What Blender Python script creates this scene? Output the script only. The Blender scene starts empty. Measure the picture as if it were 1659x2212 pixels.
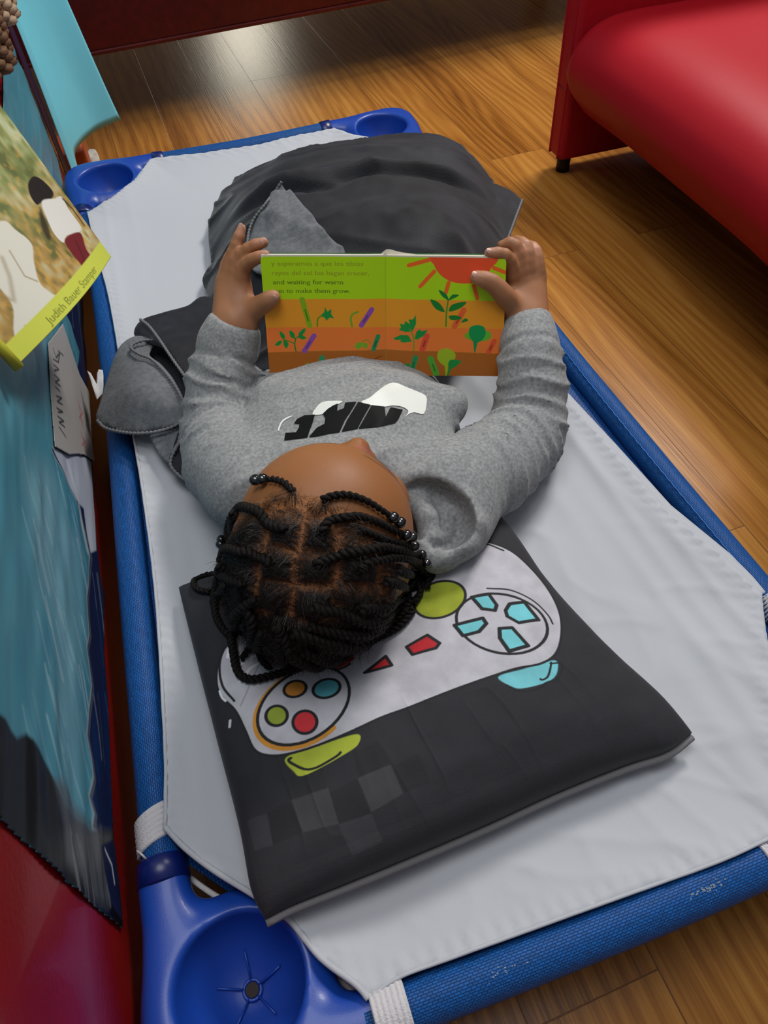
import bpy, math, random
import numpy as np
from mathutils import Vector, Matrix
from mathutils.bvhtree import BVHTree
from mathutils.geometry import delaunay_2d_cdt
random.seed(4); RNG = np.random.default_rng(7)
SC = bpy.context.scene; COL = SC.collection

# ------------------------------------------------------------------ camera
def rot(a, ax):
    c, s = math.cos(a), math.sin(a)
    return np.array({'x': [[1, 0, 0], [0, c, -s], [0, s, c]], 'z': [[c, -s, 0], [s, c, 0], [0, 0, 1]]}[ax])
CAM = np.array([-0.138, -0.678, 0.704]); FPX = 1536.0
RM = rot(-0.267, 'z') @ rot(0.664, 'x') @ rot(-0.061, 'z')
cd = bpy.data.cameras.new('camera'); cam = bpy.data.objects.new('camera', cd); COL.objects.link(cam)
m4 = Matrix([list(RM[0]) + [CAM[0]], list(RM[1]) + [CAM[1]], list(RM[2]) + [CAM[2]], [0, 0, 0, 1]])
cam.matrix_world = m4
cd.sensor_fit = 'VERTICAL'; cd.sensor_height = 36.0; cd.lens = FPX * 36.0 / 2212.0
cd.clip_start = 0.01; SC.camera = cam
# ------------------------------------------------------------------ light
W = bpy.data.worlds.new('room_light'); SC.world = W; W.use_nodes = True
W.node_tree.nodes['Background'].inputs[0].default_value = (0.80, 0.88, 1.0, 1)
W.node_tree.nodes['Background'].inputs[1].default_value = 0.17
_n = W.node_tree.nodes; _l = W.node_tree.links; _tc = _n.new('ShaderNodeTexCoord'); _sx = _n.new('ShaderNodeSeparateXYZ'); _cr = _n.new('ShaderNodeValToRGB')
_l.new(_tc.outputs['Generated'], _sx.inputs[0]); _l.new(_sx.outputs[2], _cr.inputs[0]); _l.new(_cr.outputs[0], _n['Background'].inputs[0])
_cr.color_ramp.elements[0].position = 0.0; _cr.color_ramp.elements[0].color = (.10, .09, .09, 1)   # dim walls and furniture of the room
_cr.color_ramp.elements[1].position = 0.75; _cr.color_ramp.elements[1].color = (1.25, 1.36, 1.52, 1)   # pale ceiling
def area(name, loc, target, sx, sy, power, col):
    l = bpy.data.lights.new(name, 'AREA'); l.shape = 'RECTANGLE'; l.size = sx; l.size_y = sy
    l.energy = power; l.color = col
    o = bpy.data.objects.new(name, l); COL.objects.link(o); o.location = loc
    o.rotation_euler = (Vector(target) - Vector(loc)).to_track_quat('-Z', 'Y').to_euler()
    return o
area('overhead_light', (1.5, 1.2, 2.3), (0.2, 0.3, 0), 0.7, 0.5, 52, (1.0, 0.97, 0.93))
area('overhead_light', (-0.1, -0.15, 2.5), (0, 0, 0), 1.2, 1.0, 22, (0.97, 0.98, 1.0))  # soft fill added overhead to brighten the cot, not a known fixture
area('window_light', (0.52, 4.3, 0.94), (0.145, 1.45, 0), 0.34, 0.24, 5.0, (1.0, 0.93, 0.76))
SC.view_settings.view_transform = 'Standard'; SC.view_settings.look = 'None'
SC.view_settings.exposure = 0.0; SC.view_settings.gamma = 1.0; SC.view_settings.use_curve_mapping = False

# ------------------------------------------------------------------ measuring helpers
def ray(px, py): return RM @ np.array([(px - 829.5) / FPX, -(py - 1106) / FPX, -1.0])
def P(px, py, z=None, x=None, y=None):
    d = ray(px, py)
    i, val = (2, z) if z is not None else ((0, x) if x is not None else (1, y))
    return CAM + (val - CAM[i]) / d[i] * d
def D(px, py, dep): return CAM + ray(px, py) * dep

# ------------------------------------------------------------------ mesh helpers
def link(o, parent=None):
    COL.objects.link(o)
    if parent is not None: o.parent = parent
    return o
def mesh_np(name, V, F, mat, parent=None, smooth=True, col=None):
    """F: list of int arrays, each (n,k)"""
    me = bpy.data.meshes.new(name); V = np.asarray(V, np.float32)
    if isinstance(F, np.ndarray): F = [F]
    F = [f for f in F if len(f)]
    me.vertices.add(len(V)); me.vertices.foreach_set('co', V.ravel())
    tot = sum(f.size for f in F); npoly = sum(len(f) for f in F)
    me.loops.add(tot); me.polygons.add(npoly)
    me.loops.foreach_set('vertex_index', np.concatenate([f.ravel() for f in F]).astype(np.int32))
    sizes = np.concatenate([np.full(len(f), f.shape[1], np.int32) for f in F])
    me.polygons.foreach_set('loop_start', np.concatenate([[0], np.cumsum(sizes)[:-1]]).astype(np.int32))
    me.polygons.foreach_set('loop_total', sizes)
    me.update(calc_edges=True)
    me.polygons.foreach_set('use_smooth', np.full(npoly, smooth))
    if col is not None:
        a = me.color_attributes.new('Col', 'FLOAT_COLOR', 'POINT')
        c = np.ones((len(V), 4), np.float32); c[:, :3] = col; a.data.foreach_set('color', c.ravel())
    me.materials.append(mat); me.validate()
    return link(bpy.data.objects.new(name, me), parent)
def tag(o, label=None, cat=None, group=None, kind=None):
    if label: o['label'] = label
    if cat: o['category'] = cat
    if group: o['group'] = group
    if kind: o['kind'] = kind
    return o
def empty(name, loc=(0, 0, 0)):
    o = bpy.data.objects.new(name, None); COL.objects.link(o); o.location = loc
    o.empty_display_size = 0.02
    return o
def gridF(nu, nv, cu=False, cv=False, off=0):
    iu = np.arange(nu if cu else nu - 1); iv = np.arange(nv if cv else nv - 1)
    a, b = np.meshgrid(iu, iv, indexing='ij'); a2 = (a + 1) % nu; b2 = (b + 1) % nv
    return (np.stack([a * nv + b, a2 * nv + b, a2 * nv + b2, a * nv + b2], -1).reshape(-1, 4) + off)
def tubeVF(path, rad, seg=10, caps=True, squash=None, off=0):
    path = np.asarray(path, float); n = len(path)
    rad = np.broadcast_to(np.asarray(rad, float), (n,))
    T = np.gradient(path, axis=0); T /= np.linalg.norm(T, axis=1)[:, None] + 1e-12
    up = np.array([0, 0, 1.0]) if abs(T[0][2]) < .9 else np.array([1.0, 0, 0])
    N = np.zeros_like(T); nn = np.cross(T[0], up); nn /= np.linalg.norm(nn)
    for i in range(n):
        nn = nn - T[i] * nn.dot(T[i]); nn /= np.linalg.norm(nn) + 1e-12; N[i] = nn
    B = np.cross(T, N); th = np.linspace(0, 2 * np.pi, seg, endpoint=False)
    V = path[:, None] + rad[:, None, None] * (np.cos(th)[None, :, None] * N[:, None] + np.sin(th)[None, :, None] * B[:, None])
    V = V.reshape(-1, 3); F = [gridF(n, seg, cv=True, off=off)]
    if caps:
        F += [np.arange(seg)[None, ::1] + off, (np.arange(seg)[None, ::-1] + (n - 1) * seg + off)]
    return V, F
def tube(name, path, rad, mat, parent=None, seg=12, caps=True):
    V, F = tubeVF(path, rad, seg, caps); return mesh_np(name, V, F, mat, parent)
class Acc:
    def __init__(s): s.V = []; s.F = []; s.n = 0; s.C = []
    def add(s, V, F, c=None):
        V = np.asarray(V, float)
        if isinstance(F, np.ndarray): F = [F]
        s.V.append(V); s.F += [f + s.n for f in F]; s.n += len(V)
        if c is not None: s.C.append(np.broadcast_to(c, (len(V), 3)))
    def tube(s, path, rad, seg=8, c=None, caps=True):
        V, F = tubeVF(path, rad, seg, caps); s.add(V, F, c)
    def box(s, cx, cy, cz, sx, sy, sz, rz=0, c=None):
        v = np.array([[x, y, z] for x in (-.5, .5) for y in (-.5, .5) for z in (-.5, .5)]) * [sx, sy, sz]
        v = v @ rot(rz, 'z').T + [cx, cy, cz]
        s.add(v, np.array([[0, 1, 3, 2], [4, 6, 7, 5], [0, 4, 5, 1], [2, 3, 7, 6], [0, 2, 6, 4], [1, 5, 7, 3]]), c)
    def build(s, name, mat, parent=None, smooth=True):
        g = {}
        for f in s.F: g.setdefault(f.shape[1], []).append(f)
        return mesh_np(name, np.concatenate(s.V), [np.concatenate(v) for v in g.values()], mat, parent, smooth,
                       np.concatenate(s.C) if s.C else None)
def bevel(o, w=.004, seg=3):
    m = o.modifiers.new('bevel', 'BEVEL'); m.width = w; m.segments = seg; m.limit_method = 'ANGLE'; return o
def catmull(pts, n):
    p = np.asarray(pts, float)
    if len(p) < 3: return np.array([p[0] + (p[-1] - p[0]) * t for t in np.linspace(0, 1, n)])
    q = np.vstack([2 * p[0] - p[1], p, 2 * p[-1] - p[-2]])
    seg = np.linalg.norm(np.diff(p, axis=0), axis=1); cum = np.concatenate([[0], np.cumsum(seg)]); out = []
    for s in np.linspace(0, cum[-1], n):
        i = min(np.searchsorted(cum, s, side='right') - 1, len(seg) - 1); t = (s - cum[i]) / (seg[i] + 1e-12)
        a, b, c, d = q[i:i + 4]
        out.append(.5 * ((2 * b) + (-a + c) * t + (2 * a - 5 * b + 4 * c - d) * t * t + (-a + 3 * b - 3 * c + d) * t ** 3))
    return np.array(out)
def bvh_of(*objs):
    V = []; F = []; n = 0
    for o in objs:
        me = o.data; v = np.empty(len(me.vertices) * 3, np.float32); me.vertices.foreach_get('co', v)
        V += [tuple(x) for x in v.reshape(-1, 3).tolist()]
        F += [[i + n for i in p.vertices] for p in me.polygons]; n = len(V)
    return BVHTree.FromPolygons(V, F)
def hit(bvh, px, py, off=0.0):
    d = Vector(ray(px, py)).normalized(); l, nrm, i, t = bvh.ray_cast(Vector(CAM), d)
    if l is None: return None
    if nrm.dot(d) > 0: nrm = -nrm
    return np.array(l + nrm * off)
# value noise
def vnoise(p, seed=0):
    p = np.asarray(p, float); i = np.floor(p).astype(np.int64); f = p - i; f = f * f * (3 - 2 * f); r = 0
    for dx in (0, 1):
        for dy in (0, 1):
            for dz in (0, 1):
                a = ((i[:, 0] + dx) * 374761393 + (i[:, 1] + dy) * 668265263 + (i[:, 2] + dz) * 2147483647 + seed * 974634777) & 0xffffffff
                a = ((a ^ (a >> 13)) * 1274126177) & 0xffffffff; a = (a ^ (a >> 16)) & 0xffff
                w = (f[:, 0] if dx else 1 - f[:, 0]) * (f[:, 1] if dy else 1 - f[:, 1]) * (f[:, 2] if dz else 1 - f[:, 2])
                r = r + w * a / 65535.0
    return r * 2 - 1
# ---- thin plate interpolation
def rbf(ctrl, q, lam=1e-5):
    c = np.asarray(ctrl, float); n = len(c)
    def k(r2): return r2 * np.log(r2 + 1e-12)
    K = k(((c[:, None, :2] - c[None, :, :2]) ** 2).sum(-1)) + lam * np.eye(n)
    A = np.zeros((n + 3, n + 3)); A[:n, :n] = K; A[:n, n] = 1; A[:n, n + 1:] = c[:, :2]; A[n:, :n] = A[:n, n:].T
    w = np.linalg.solve(A, np.concatenate([c[:, 2], [0, 0, 0]]))
    q = np.asarray(q, float); out = np.empty(len(q))
    for s in range(0, len(q), 8000):
        qq = q[s:s + 8000]; Kq = k(((qq[:, None, :2] - c[None, :, :2]) ** 2).sum(-1))
        out[s:s + 8000] = Kq @ w[:n] + w[n] + qq[:, :2] @ w[n + 1:]
    return out
def inside(pts, poly):
    x, y = pts[:, 0], pts[:, 1]; r = np.zeros(len(pts), bool); p = np.asarray(poly); j = len(p) - 1
    for i in range(len(p)):
        a, b = p[i], p[j]
        if a[1] != b[1]: r ^= ((a[1] > y) != (b[1] > y)) & (x < (b[0] - a[0]) * (y - a[1]) / (b[1] - a[1]) + a[0])
        j = i
    return r
def seg_dist(pts, a, b):
    ab = b - a; t = np.clip(((pts - a) @ ab) / (ab @ ab + 1e-12), 0, 1); return np.linalg.norm(pts - a - t[:, None] * ab, axis=1)
def resample(poly, step, closed=True):
    p = np.asarray(poly, float); q = np.vstack([p, p[:1]]) if closed else p; out = []
    for a, b in zip(q[:-1], q[1:]):
        n = max(1, int(np.linalg.norm(b - a) / step)); out += [a + (b - a) * t for t in np.arange(n) / n]
    if not closed: out.append(q[-1])
    return np.array(out)
def fill2d(poly, step):
    """triangulated interior of a polygon with regular inside points; returns (pts2, tris)"""
    b = resample(np.asarray(poly)[:, :2], step); lo, hi = b.min(0), b.max(0)
    gx, gy = np.meshgrid(np.arange(lo[0], hi[0], step), np.arange(lo[1], hi[1], step * .87))
    gx = gx + (np.arange(gx.shape[0]) % 2)[:, None] * step / 2
    g = np.stack([gx.ravel(), gy.ravel()], 1); g = g[inside(g, b)]
    keep = np.ones(len(g), bool)
    for i in range(len(b)):
        a = b[i]; keep &= ((g - a) ** 2).sum(1) > (step * .55) ** 2
    g = g[keep]; v = [Vector(x) for x in np.vstack([b, g]).tolist()]; n = len(b)
    r = delaunay_2d_cdt(v, [(i, (i + 1) % n) for i in range(n)], [], 1, 1e-7)
    return np.array([list(x) for x in r[0]]), np.array([list(f) for f in r[2]], int)
def solidify(o, t, off=-1):
    m = o.modifiers.new('thickness', 'SOLIDIFY'); m.thickness = t; m.offset = off; return o
def patch(name, poly, zf, mat, step=.005, parent=None, thick=0, up=True):
    """cloth patch over a world-xy outline; zf(xy)->z"""
    p2, T = fill2d(poly, step); z = zf(p2); V = np.column_stack([p2, z])
    n = np.cross(V[T[:, 1]] - V[T[:, 0]], V[T[:, 2]] - V[T[:, 0]])
    fl = n[:, 2] < 0; T[fl] = T[fl][:, ::-1]
    o = mesh_np(name, V, T, mat, parent)
    if thick: solidify(o, thick)
    return o
def smooth_poly(pts, n=None):
    """closed catmull through the points"""
    p = np.asarray(pts, float); q = np.vstack([p[-1:], p, p[:2]]); n = n or 6; out = []
    for i in range(1, len(q) - 2):
        a, b, c, d = q[i - 1], q[i], q[i + 1], q[i + 2]
        for t in np.arange(n) / n:
            out.append(.5 * ((2 * b) + (-a + c) * t + (2 * a - 5 * b + 4 * c - d) * t * t + (-a + 3 * b - 3 * c + d) * t ** 3))
    return np.array(out)

# ------------------------------------------------------------------ implicit surfaces
def smin(a, b, k):
    h = np.clip(.5 + .5 * (b - a) / k, 0, 1); return b + (a - b) * h - k * h * (1 - h)
def cap(a, b, ra, rb, e=None):
    a = np.array(a, float); b = np.array(b, float); ab = b - a; L = ab @ ab
    def f(p):
        t = np.clip((p - a) @ ab / L, 0, 1); q = p - a - t[:, None] * ab
        return np.sqrt((q * q).sum(1)) - (ra + (rb - ra) * t)
    f.box = (np.minimum(a, b) - max(ra, rb), np.maximum(a, b) + max(ra, rb)); return f
def ell(c, r, R=None):
    c = np.array(c, float); r = np.array(r, float)
    def f(p):
        q = p - c
        if R is not None: q = q @ R
        k0 = np.sqrt(((q / r) ** 2).sum(1)); k1 = np.sqrt(((q / r ** 2) ** 2).sum(1)) + 1e-9
        return k0 * (k0 - 1) / k1
    m = r.max(); f.box = (c - m, c + m); return f
def chain(pts, rads):
    return [cap(pts[i], pts[i + 1], rads[i], rads[i + 1]) for i in range(len(pts) - 1)]
def rsmin(prims, disp=None, gate=.03):
    """prims: list of (f, k) ; k<0 carves. evaluated progressively"""
    def F(p):
        d = None
        for f, k in prims:
            lo, hi = f.box; v = np.full(len(p), 1.0)
            m = ((p > lo - gate) & (p < hi + gate)).all(1)
            if m.any(): v[m] = f(p[m])
            if not m.all():
                c = (lo + hi) / 2; v[~m] = np.maximum(np.linalg.norm(np.maximum(np.maximum(lo - p[~m], p[~m] - hi), 0), axis=1), gate * .5)
            if d is None: d = v
            elif k > 0: d = smin(d, v, k)
            else: d = -smin(-d, v, -k)
        if disp is not None: d = d + disp(p)
        return d
    F.lo = np.min([f.box[0] for f, k in prims if k > 0], 0); F.hi = np.max([f.box[1] for f, k in prims if k > 0], 0)
    return F
def surfnet(F, h, pad=.008, blk=8):
    lo = F.lo - pad; n = np.ceil((F.hi + pad - lo) / h / blk).astype(int); N = n * blk + 1
    G = np.full(N, 1.0, np.float32)
    cc = np.stack(np.meshgrid(*[np.arange(k) for k in n], indexing='ij'), -1).reshape(-1, 3)
    ctr = lo + (cc + .5) * blk * h
    dc = np.concatenate([F(ctr[i:i + 200000]) for i in range(0, len(ctr), 200000)])
    R = blk * h * .87 * 1.35 + .003
    act = np.abs(dc) < R
    for c, d in zip(cc[dc <= -R], dc[dc <= -R]):
        s = c * blk; G[s[0]:s[0] + blk + 1, s[1]:s[1] + blk + 1, s[2]:s[2] + blk + 1] = -1
    loc = np.stack(np.meshgrid(*[np.arange(blk + 1)] * 3, indexing='ij'), -1).reshape(-1, 3)
    A = cc[act]
    for i in range(0, len(A), 300):
        a = A[i:i + 300]; p = (a[:, None] * blk + loc[None]); v = F(lo + p.reshape(-1, 3) * h)
        p = p.reshape(-1, 3); G[p[:, 0], p[:, 1], p[:, 2]] = v
    S = G < 0
    c8 = [(x, y, z) for x in (0, 1) for y in (0, 1) for z in (0, 1)]
    def sl(c): return tuple(slice(k, (k - 1) or None) if k == 0 else slice(1, None) for k in c)
    cnt = sum(S[tuple(slice(0, -1) if k == 0 else slice(1, None) for k in c)].astype(np.int8) for c in c8)
    M = (cnt > 0) & (cnt < 8); idx = np.argwhere(M); ID = np.full(M.shape, -1, np.int64); ID[M] = np.arange(len(idx))
    val = np.stack([G[idx[:, 0] + c[0], idx[:, 1] + c[1], idx[:, 2] + c[2]] for c in c8], 1)
    acc = np.zeros((len(idx), 3)); k = np.zeros(len(idx))
    for a in range(8):
        for b in range(a + 1, 8):
            if sum(abs(np.subtract(c8[a], c8[b]))) != 1: continue
            m = (val[:, a] < 0) != (val[:, b] < 0)
            t = val[m, a] / (val[m, a] - val[m, b]); acc[m] += np.array(c8[a]) + t[:, None] * (np.array(c8[b]) - np.array(c8[a])); k[m] += 1
    V = lo + (idx + acc / k[:, None]) * h; Q = []
    for ax in range(3):
        s0 = [slice(1, -1)] * 3; s1 = [slice(1, -1)] * 3; s0[ax] = slice(0, -1); s1[ax] = slice(1, None)
        a = S[tuple(s0)]; b = S[tuple(s1)]; e = np.argwhere(a != b)
        if not len(e): continue
        sg = a[tuple(e.T)]; o = e.copy(); u, v = (ax + 1) % 3, (ax + 2) % 3
        for w in (u, v): o[:, w] += 1
        def cell(du, dv):
            q = o.copy(); q[:, u] -= du; q[:, v] -= dv; return ID[q[:, 0], q[:, 1], q[:, 2]]
        q = np.stack([cell(1, 1), cell(0, 1), cell(0, 0), cell(1, 0)], 1)
        q[~sg] = q[~sg][:, ::-1]; Q.append(q)
    Q = np.concatenate(Q); Q = Q[(Q >= 0).all(1)]
    return V, Q
def relax(V, Q, it=2, w=.5, mask=None):
    for _ in range(it):
        s = np.zeros_like(V); c = np.zeros(len(V))
        for k in range(4):
            a, b = Q[:, k], Q[:, (k + 1) % 4]
            for x in range(3): s[:, x] += np.bincount(a, V[b, x], len(V)) + np.bincount(b, V[a, x], len(V))
            c += np.bincount(a, minlength=len(V)) + np.bincount(b, minlength=len(V))
        n = s / np.maximum(c, 1)[:, None]; ww = w if mask is None else (w * mask)[:, None]
        V = V + (n - V) * ww
    return V

# ------------------------------------------------------------------ colour painting (print on cloth, paper...)
def lin(c):
    c = np.asarray(c, float) / 255.0; return np.where(c <= .04045, c / 12.92, ((c + .055) / 1.055) ** 2.4)
class Canvas:
    """colour grid in surface coordinates; x right, y down, w x h cells"""
    def __init__(s, w, h, base): s.w, s.h = w, h; s.a = np.empty((h, w, 3)); s.a[:] = lin(base)
    def _blend(s, x0, x1, y0, y1, al, c): s.a[y0:y1, x0:x1] += (lin(c) - s.a[y0:y1, x0:x1]) * al[..., None]
    def _win(s, p, m):
        x0 = int(max(0, p[:, 0].min() - m)); x1 = int(min(s.w, p[:, 0].max() + m + 2)); y0 = int(max(0, p[:, 1].min() - m)); y1 = int(min(s.h, p[:, 1].max() + m + 2))
        if x1 <= x0 or y1 <= y0: return None
        X, Y = np.meshgrid(np.arange(x0, x1), np.arange(y0, y1)); return x0, x1, y0, y1, np.stack([X.ravel(), Y.ravel()], 1).astype(float)
    def poly(s, pts, c, al=1, soft=.7):
        p = np.asarray(pts, float); w = s._win(p, 3 + soft * 2)
        if w is None: return
        x0, x1, y0, y1, g = w; d = np.full(len(g), 1e9)
        for i in range(len(p)): d = np.minimum(d, seg_dist(g, p[i - 1], p[i]))
        d = np.where(inside(g, p), -d, d); s._blend(x0, x1, y0, y1, (al * np.clip(.5 - d / (2 * soft), 0, 1)).reshape(y1 - y0, x1 - x0), c)
    def line(s, pts, c, wd=2, al=1, soft=.7):
        p = np.asarray(pts, float); w = s._win(p, wd + 3 + soft * 2)
        if w is None: return
        x0, x1, y0, y1, g = w; d = np.full(len(g), 1e9)
        for i in range(len(p) - 1): d = np.minimum(d, seg_dist(g, p[i], p[i + 1]))
        d -= wd / 2; s._blend(x0, x1, y0, y1, (al * np.clip(.5 - d / (2 * soft), 0, 1)).reshape(y1 - y0, x1 - x0), c)
    def tris(s, V, T, c, al=1):
        for t in T:
            p = V[t]; w = s._win(p, 1)
            if w is None: continue
            x0, x1, y0, y1, g = w; n = 0
            for ox in (-.25, .25):
                for oy in (-.25, .25): n = n + inside(g + [ox, oy], p)
            k = (n / 4.0).reshape(y1 - y0, x1 - x0); s._blend(x0, x1, y0, y1, al * k, c)
def ellp(cx, cy, rx, ry, rz=0, n=40, a0=0, a1=360):
    t = np.radians(np.linspace(a0, a1, n)); r = math.radians(rz); x = rx * np.cos(t); y = ry * np.sin(t)
    return np.stack([cx + x * math.cos(r) - y * math.sin(r), cy + x * math.sin(r) + y * math.cos(r)], 1)
def text_tris(txt, bold=0.0):
    cu = bpy.data.curves.new('t', 'FONT'); cu.body = txt; cu.size = 1; cu.offset = bold; cu.resolution_u = 3
    o = bpy.data.objects.new('t', cu); COL.objects.link(o); dg = bpy.context.evaluated_depsgraph_get(); dg.update()
    me = o.evaluated_get(dg).to_mesh(); me.calc_loop_triangles()
    V = np.array([v.co[:2] for v in me.vertices]); T = np.array([list(t.vertices) for t in me.loop_triangles])
    COL.objects.unlink(o); bpy.data.objects.remove(o); bpy.data.curves.remove(cu); return V, T
def put_text(cv, txt, x, y, width, hgt, c, bold=.0, ang=0, al=1):
    V, T = text_tris(txt, bold); lo = V.min(0); hi = V.max(0); a = math.radians(ang)
    X = (V[:, 0] - lo[0]) / (hi[0] - lo[0]) * width; Y = -V[:, 1] / .7 * hgt
    cv.tris(np.stack([x + X * math.cos(a) - Y * math.sin(a), y + X * math.sin(a) + Y * math.cos(a)], 1), T, c, al)

# ------------------------------------------------------------------ materials
def mat(name, col=(.5, .5, .5), rough=.6, metal=0, sheen=0, coat=0, bump=0, bscale=300, var=0, vscale=20, attr=False, spec=.5, subs=0, bdist=.001, var2=None):
    m = bpy.data.materials.new(name); m.use_nodes = True; nt = m.node_tree; N = nt.nodes; L = nt.links; b = N['Principled BSDF']
    if max(col) > 1: col = tuple(lin(col))
    b.inputs['Roughness'].default_value = rough; b.inputs['Metallic'].default_value = metal
    b.inputs['Sheen Weight'].default_value = sheen; b.inputs['Coat Weight'].default_value = coat
    b.inputs['Specular IOR Level'].default_value = spec
    if subs: b.inputs['Subsurface Weight'].default_value = subs; b.inputs['Subsurface Radius'].default_value = (.006, .002, .001); b.inputs['Subsurface Scale'].default_value = 1
    tc = N.new('ShaderNodeTexCoord'); src = None
    if attr:
        at = N.new('ShaderNodeAttribute'); at.attribute_name = 'Col'; src = at.outputs['Color']
    else: b.inputs['Base Color'].default_value = (*col, 1)
    if var:
        no = N.new('ShaderNodeTexNoise'); no.inputs['Scale'].default_value = vscale; no.inputs['Detail'].default_value = 6
        L.new(tc.outputs['Object'], no.inputs['Vector'])
        mr = N.new('ShaderNodeMapRange'); mr.inputs['From Min'].default_value = .3; mr.inputs['From Max'].default_value = .7
        mr.inputs['To Min'].default_value = 1 - var; mr.inputs['To Max'].default_value = 1 + var; L.new(no.outputs['Fac'], mr.inputs['Value'])
        mx = N.new('ShaderNodeMix'); mx.data_type = 'RGBA'; mx.blend_type = 'MULTIPLY'; mx.inputs[0].default_value = 1
        if src is not None: L.new(src, mx.inputs[6])
        else: mx.inputs[6].default_value = (*col, 1)
        L.new(mr.outputs[0], mx.inputs[7]); src = mx.outputs[2]
    if src is not None: L.new(src, b.inputs['Base Color'])
    if bump:
        nb = N.new('ShaderNodeTexNoise'); nb.inputs['Scale'].default_value = bscale; nb.inputs['Detail'].default_value = 3; L.new(tc.outputs['Object'], nb.inputs['Vector'])
        bp = N.new('ShaderNodeBump'); bp.inputs['Strength'].default_value = bump; bp.inputs['Distance'].default_value = bdist
        L.new(nb.outputs['Fac'], bp.inputs['Height']); L.new(bp.outputs[0], b.inputs['Normal'])
    return m
# ================================================================== SETTING
def floor_mat():
    m = bpy.data.materials.new('laminate_oak'); m.use_nodes = True; nt = m.node_tree; N = nt.nodes; L = nt.links; b = N['Principled BSDF']
    tc = N.new('ShaderNodeTexCoord')
    mp = N.new('ShaderNodeMapping'); mp.inputs['Rotation'].default_value = (0, 0, math.radians(-92.3)); mp.inputs['Location'].default_value = (.33, .045, 0)
    L.new(tc.outputs['Object'], mp.inputs['Vector'])
    br = N.new('ShaderNodeTexBrick'); br.offset = .37; br.inputs['Scale'].default_value = 1; br.inputs['Brick Width'].default_value = .95
    br.inputs['Row Height'].default_value = .118; br.inputs['Mortar Size'].default_value = .0008; br.inputs['Mortar Smooth'].default_value = .6
    br.inputs['Color1'].default_value = (0, 0, 0, 1); br.inputs['Color2'].default_value = (1, 1, 1, 1); br.inputs['Mortar'].default_value = (.5, .5, .5, 1)
    L.new(mp.outputs[0], br.inputs['Vector'])
    # per plank shift of the grain
    sep = N.new('ShaderNodeSeparateXYZ'); L.new(mp.outputs[0], sep.inputs[0])
    sh = N.new('ShaderNodeMath'); sh.operation = 'MULTIPLY'; sh.inputs[1].default_value = 7.3; L.new(br.outputs['Color'], sh.inputs[0])
    ad = N.new('ShaderNodeMath'); ad.operation = 'ADD'; L.new(sep.outputs[0], ad.inputs[0]); L.new(sh.outputs[0], ad.inputs[1])
    cb = N.new('ShaderNodeCombineXYZ'); L.new(ad.outputs[0], cb.inputs[0]); L.new(sep.outputs[1], cb.inputs[1]); L.new(sh.outputs[0], cb.inputs[2])
    # cathedral rings : y + noise
    s1 = N.new('ShaderNodeMapping'); s1.inputs['Scale'].default_value = (1.1, 6.5, 1); L.new(cb.outputs[0], s1.inputs['Vector'])
    n1 = N.new('ShaderNodeTexNoise'); n1.inputs['Scale'].default_value = 1; n1.inputs['Detail'].default_value = 2; n1.inputs['Roughness'].default_value = .45; L.new(s1.outputs[0], n1.inputs['Vector'])
    m1 = N.new('ShaderNodeMath'); m1.operation = 'MULTIPLY'; m1.inputs[1].default_value = 60; L.new(n1.outputs['Fac'], m1.inputs[0])
    my = N.new('ShaderNodeMath'); my.operation = 'MULTIPLY_ADD'; my.inputs[1].default_value = 330; L.new(sep.outputs[1], my.inputs[0]); L.new(m1.outputs[0], my.inputs[2])
    sn = N.new('ShaderNodeMath'); sn.operation = 'SINE'; L.new(my.outputs[0], sn.inputs[0])
    s2 = N.new('ShaderNodeMapping'); s2.inputs['Scale'].default_value = (9, 420, 1); L.new(cb.outputs[0], s2.inputs['Vector'])
    n2 = N.new('ShaderNodeTexNoise'); n2.inputs['Scale'].default_value = 1; n2.inputs['Detail'].default_value = 4; L.new(s2.outputs[0], n2.inputs['Vector'])
    s3 = N.new('ShaderNodeMapping'); s3.inputs['Scale'].default_value = (1.6, 14, 1); L.new(cb.outputs[0], s3.inputs['Vector'])
    n3 = N.new('ShaderNodeTexNoise'); n3.inputs['Scale'].default_value = 1; n3.inputs['Detail'].default_value = 3; L.new(s3.outputs[0], n3.inputs['Vector'])
    a1 = N.new('ShaderNodeMath'); a1.operation = 'MULTIPLY_ADD'; a1.inputs[1].default_value = .075; a1.inputs[2].default_value = .0; L.new(sn.outputs[0], a1.inputs[0])
    a2 = N.new('ShaderNodeMath'); a2.operation = 'MULTIPLY_ADD'; a2.inputs[1].default_value = .55; L.new(n2.outputs['Fac'], a2.inputs[0]); L.new(a1.outputs[0], a2.inputs[2])
    a3 = N.new('ShaderNodeMath'); a3.operation = 'MULTIPLY_ADD'; a3.inputs[1].default_value = .55; L.new(n3.outputs['Fac'], a3.inputs[0]); L.new(a2.outputs[0], a3.inputs[2])
    a4 = N.new('ShaderNodeMath'); a4.operation = 'MULTIPLY_ADD'; a4.inputs[1].default_value = .16; L.new(br.outputs['Color'], a4.inputs[0]); L.new(a3.outputs[0], a4.inputs[2])
    cr = N.new('ShaderNodeValToRGB'); e = cr.color_ramp.elements
    e[0].position = .30; e[0].color = (*lin((100, 58, 20)), 1); e[1].position = .92; e[1].color = (*lin((194, 138, 64)), 1)
    k = e.new(.48); k.color = (*lin((140, 86, 32)), 1); k = e.new(.66); k.color = (*lin((168, 110, 45)), 1)
    L.new(a4.outputs[0], cr.inputs[0])
    mx = N.new('ShaderNodeMix'); mx.data_type = 'RGBA'; L.new(br.outputs['Fac'], mx.inputs[0]); L.new(cr.outputs[0], mx.inputs[6]); mx.inputs[7].default_value = (*lin((104, 64, 32)), 1)
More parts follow.
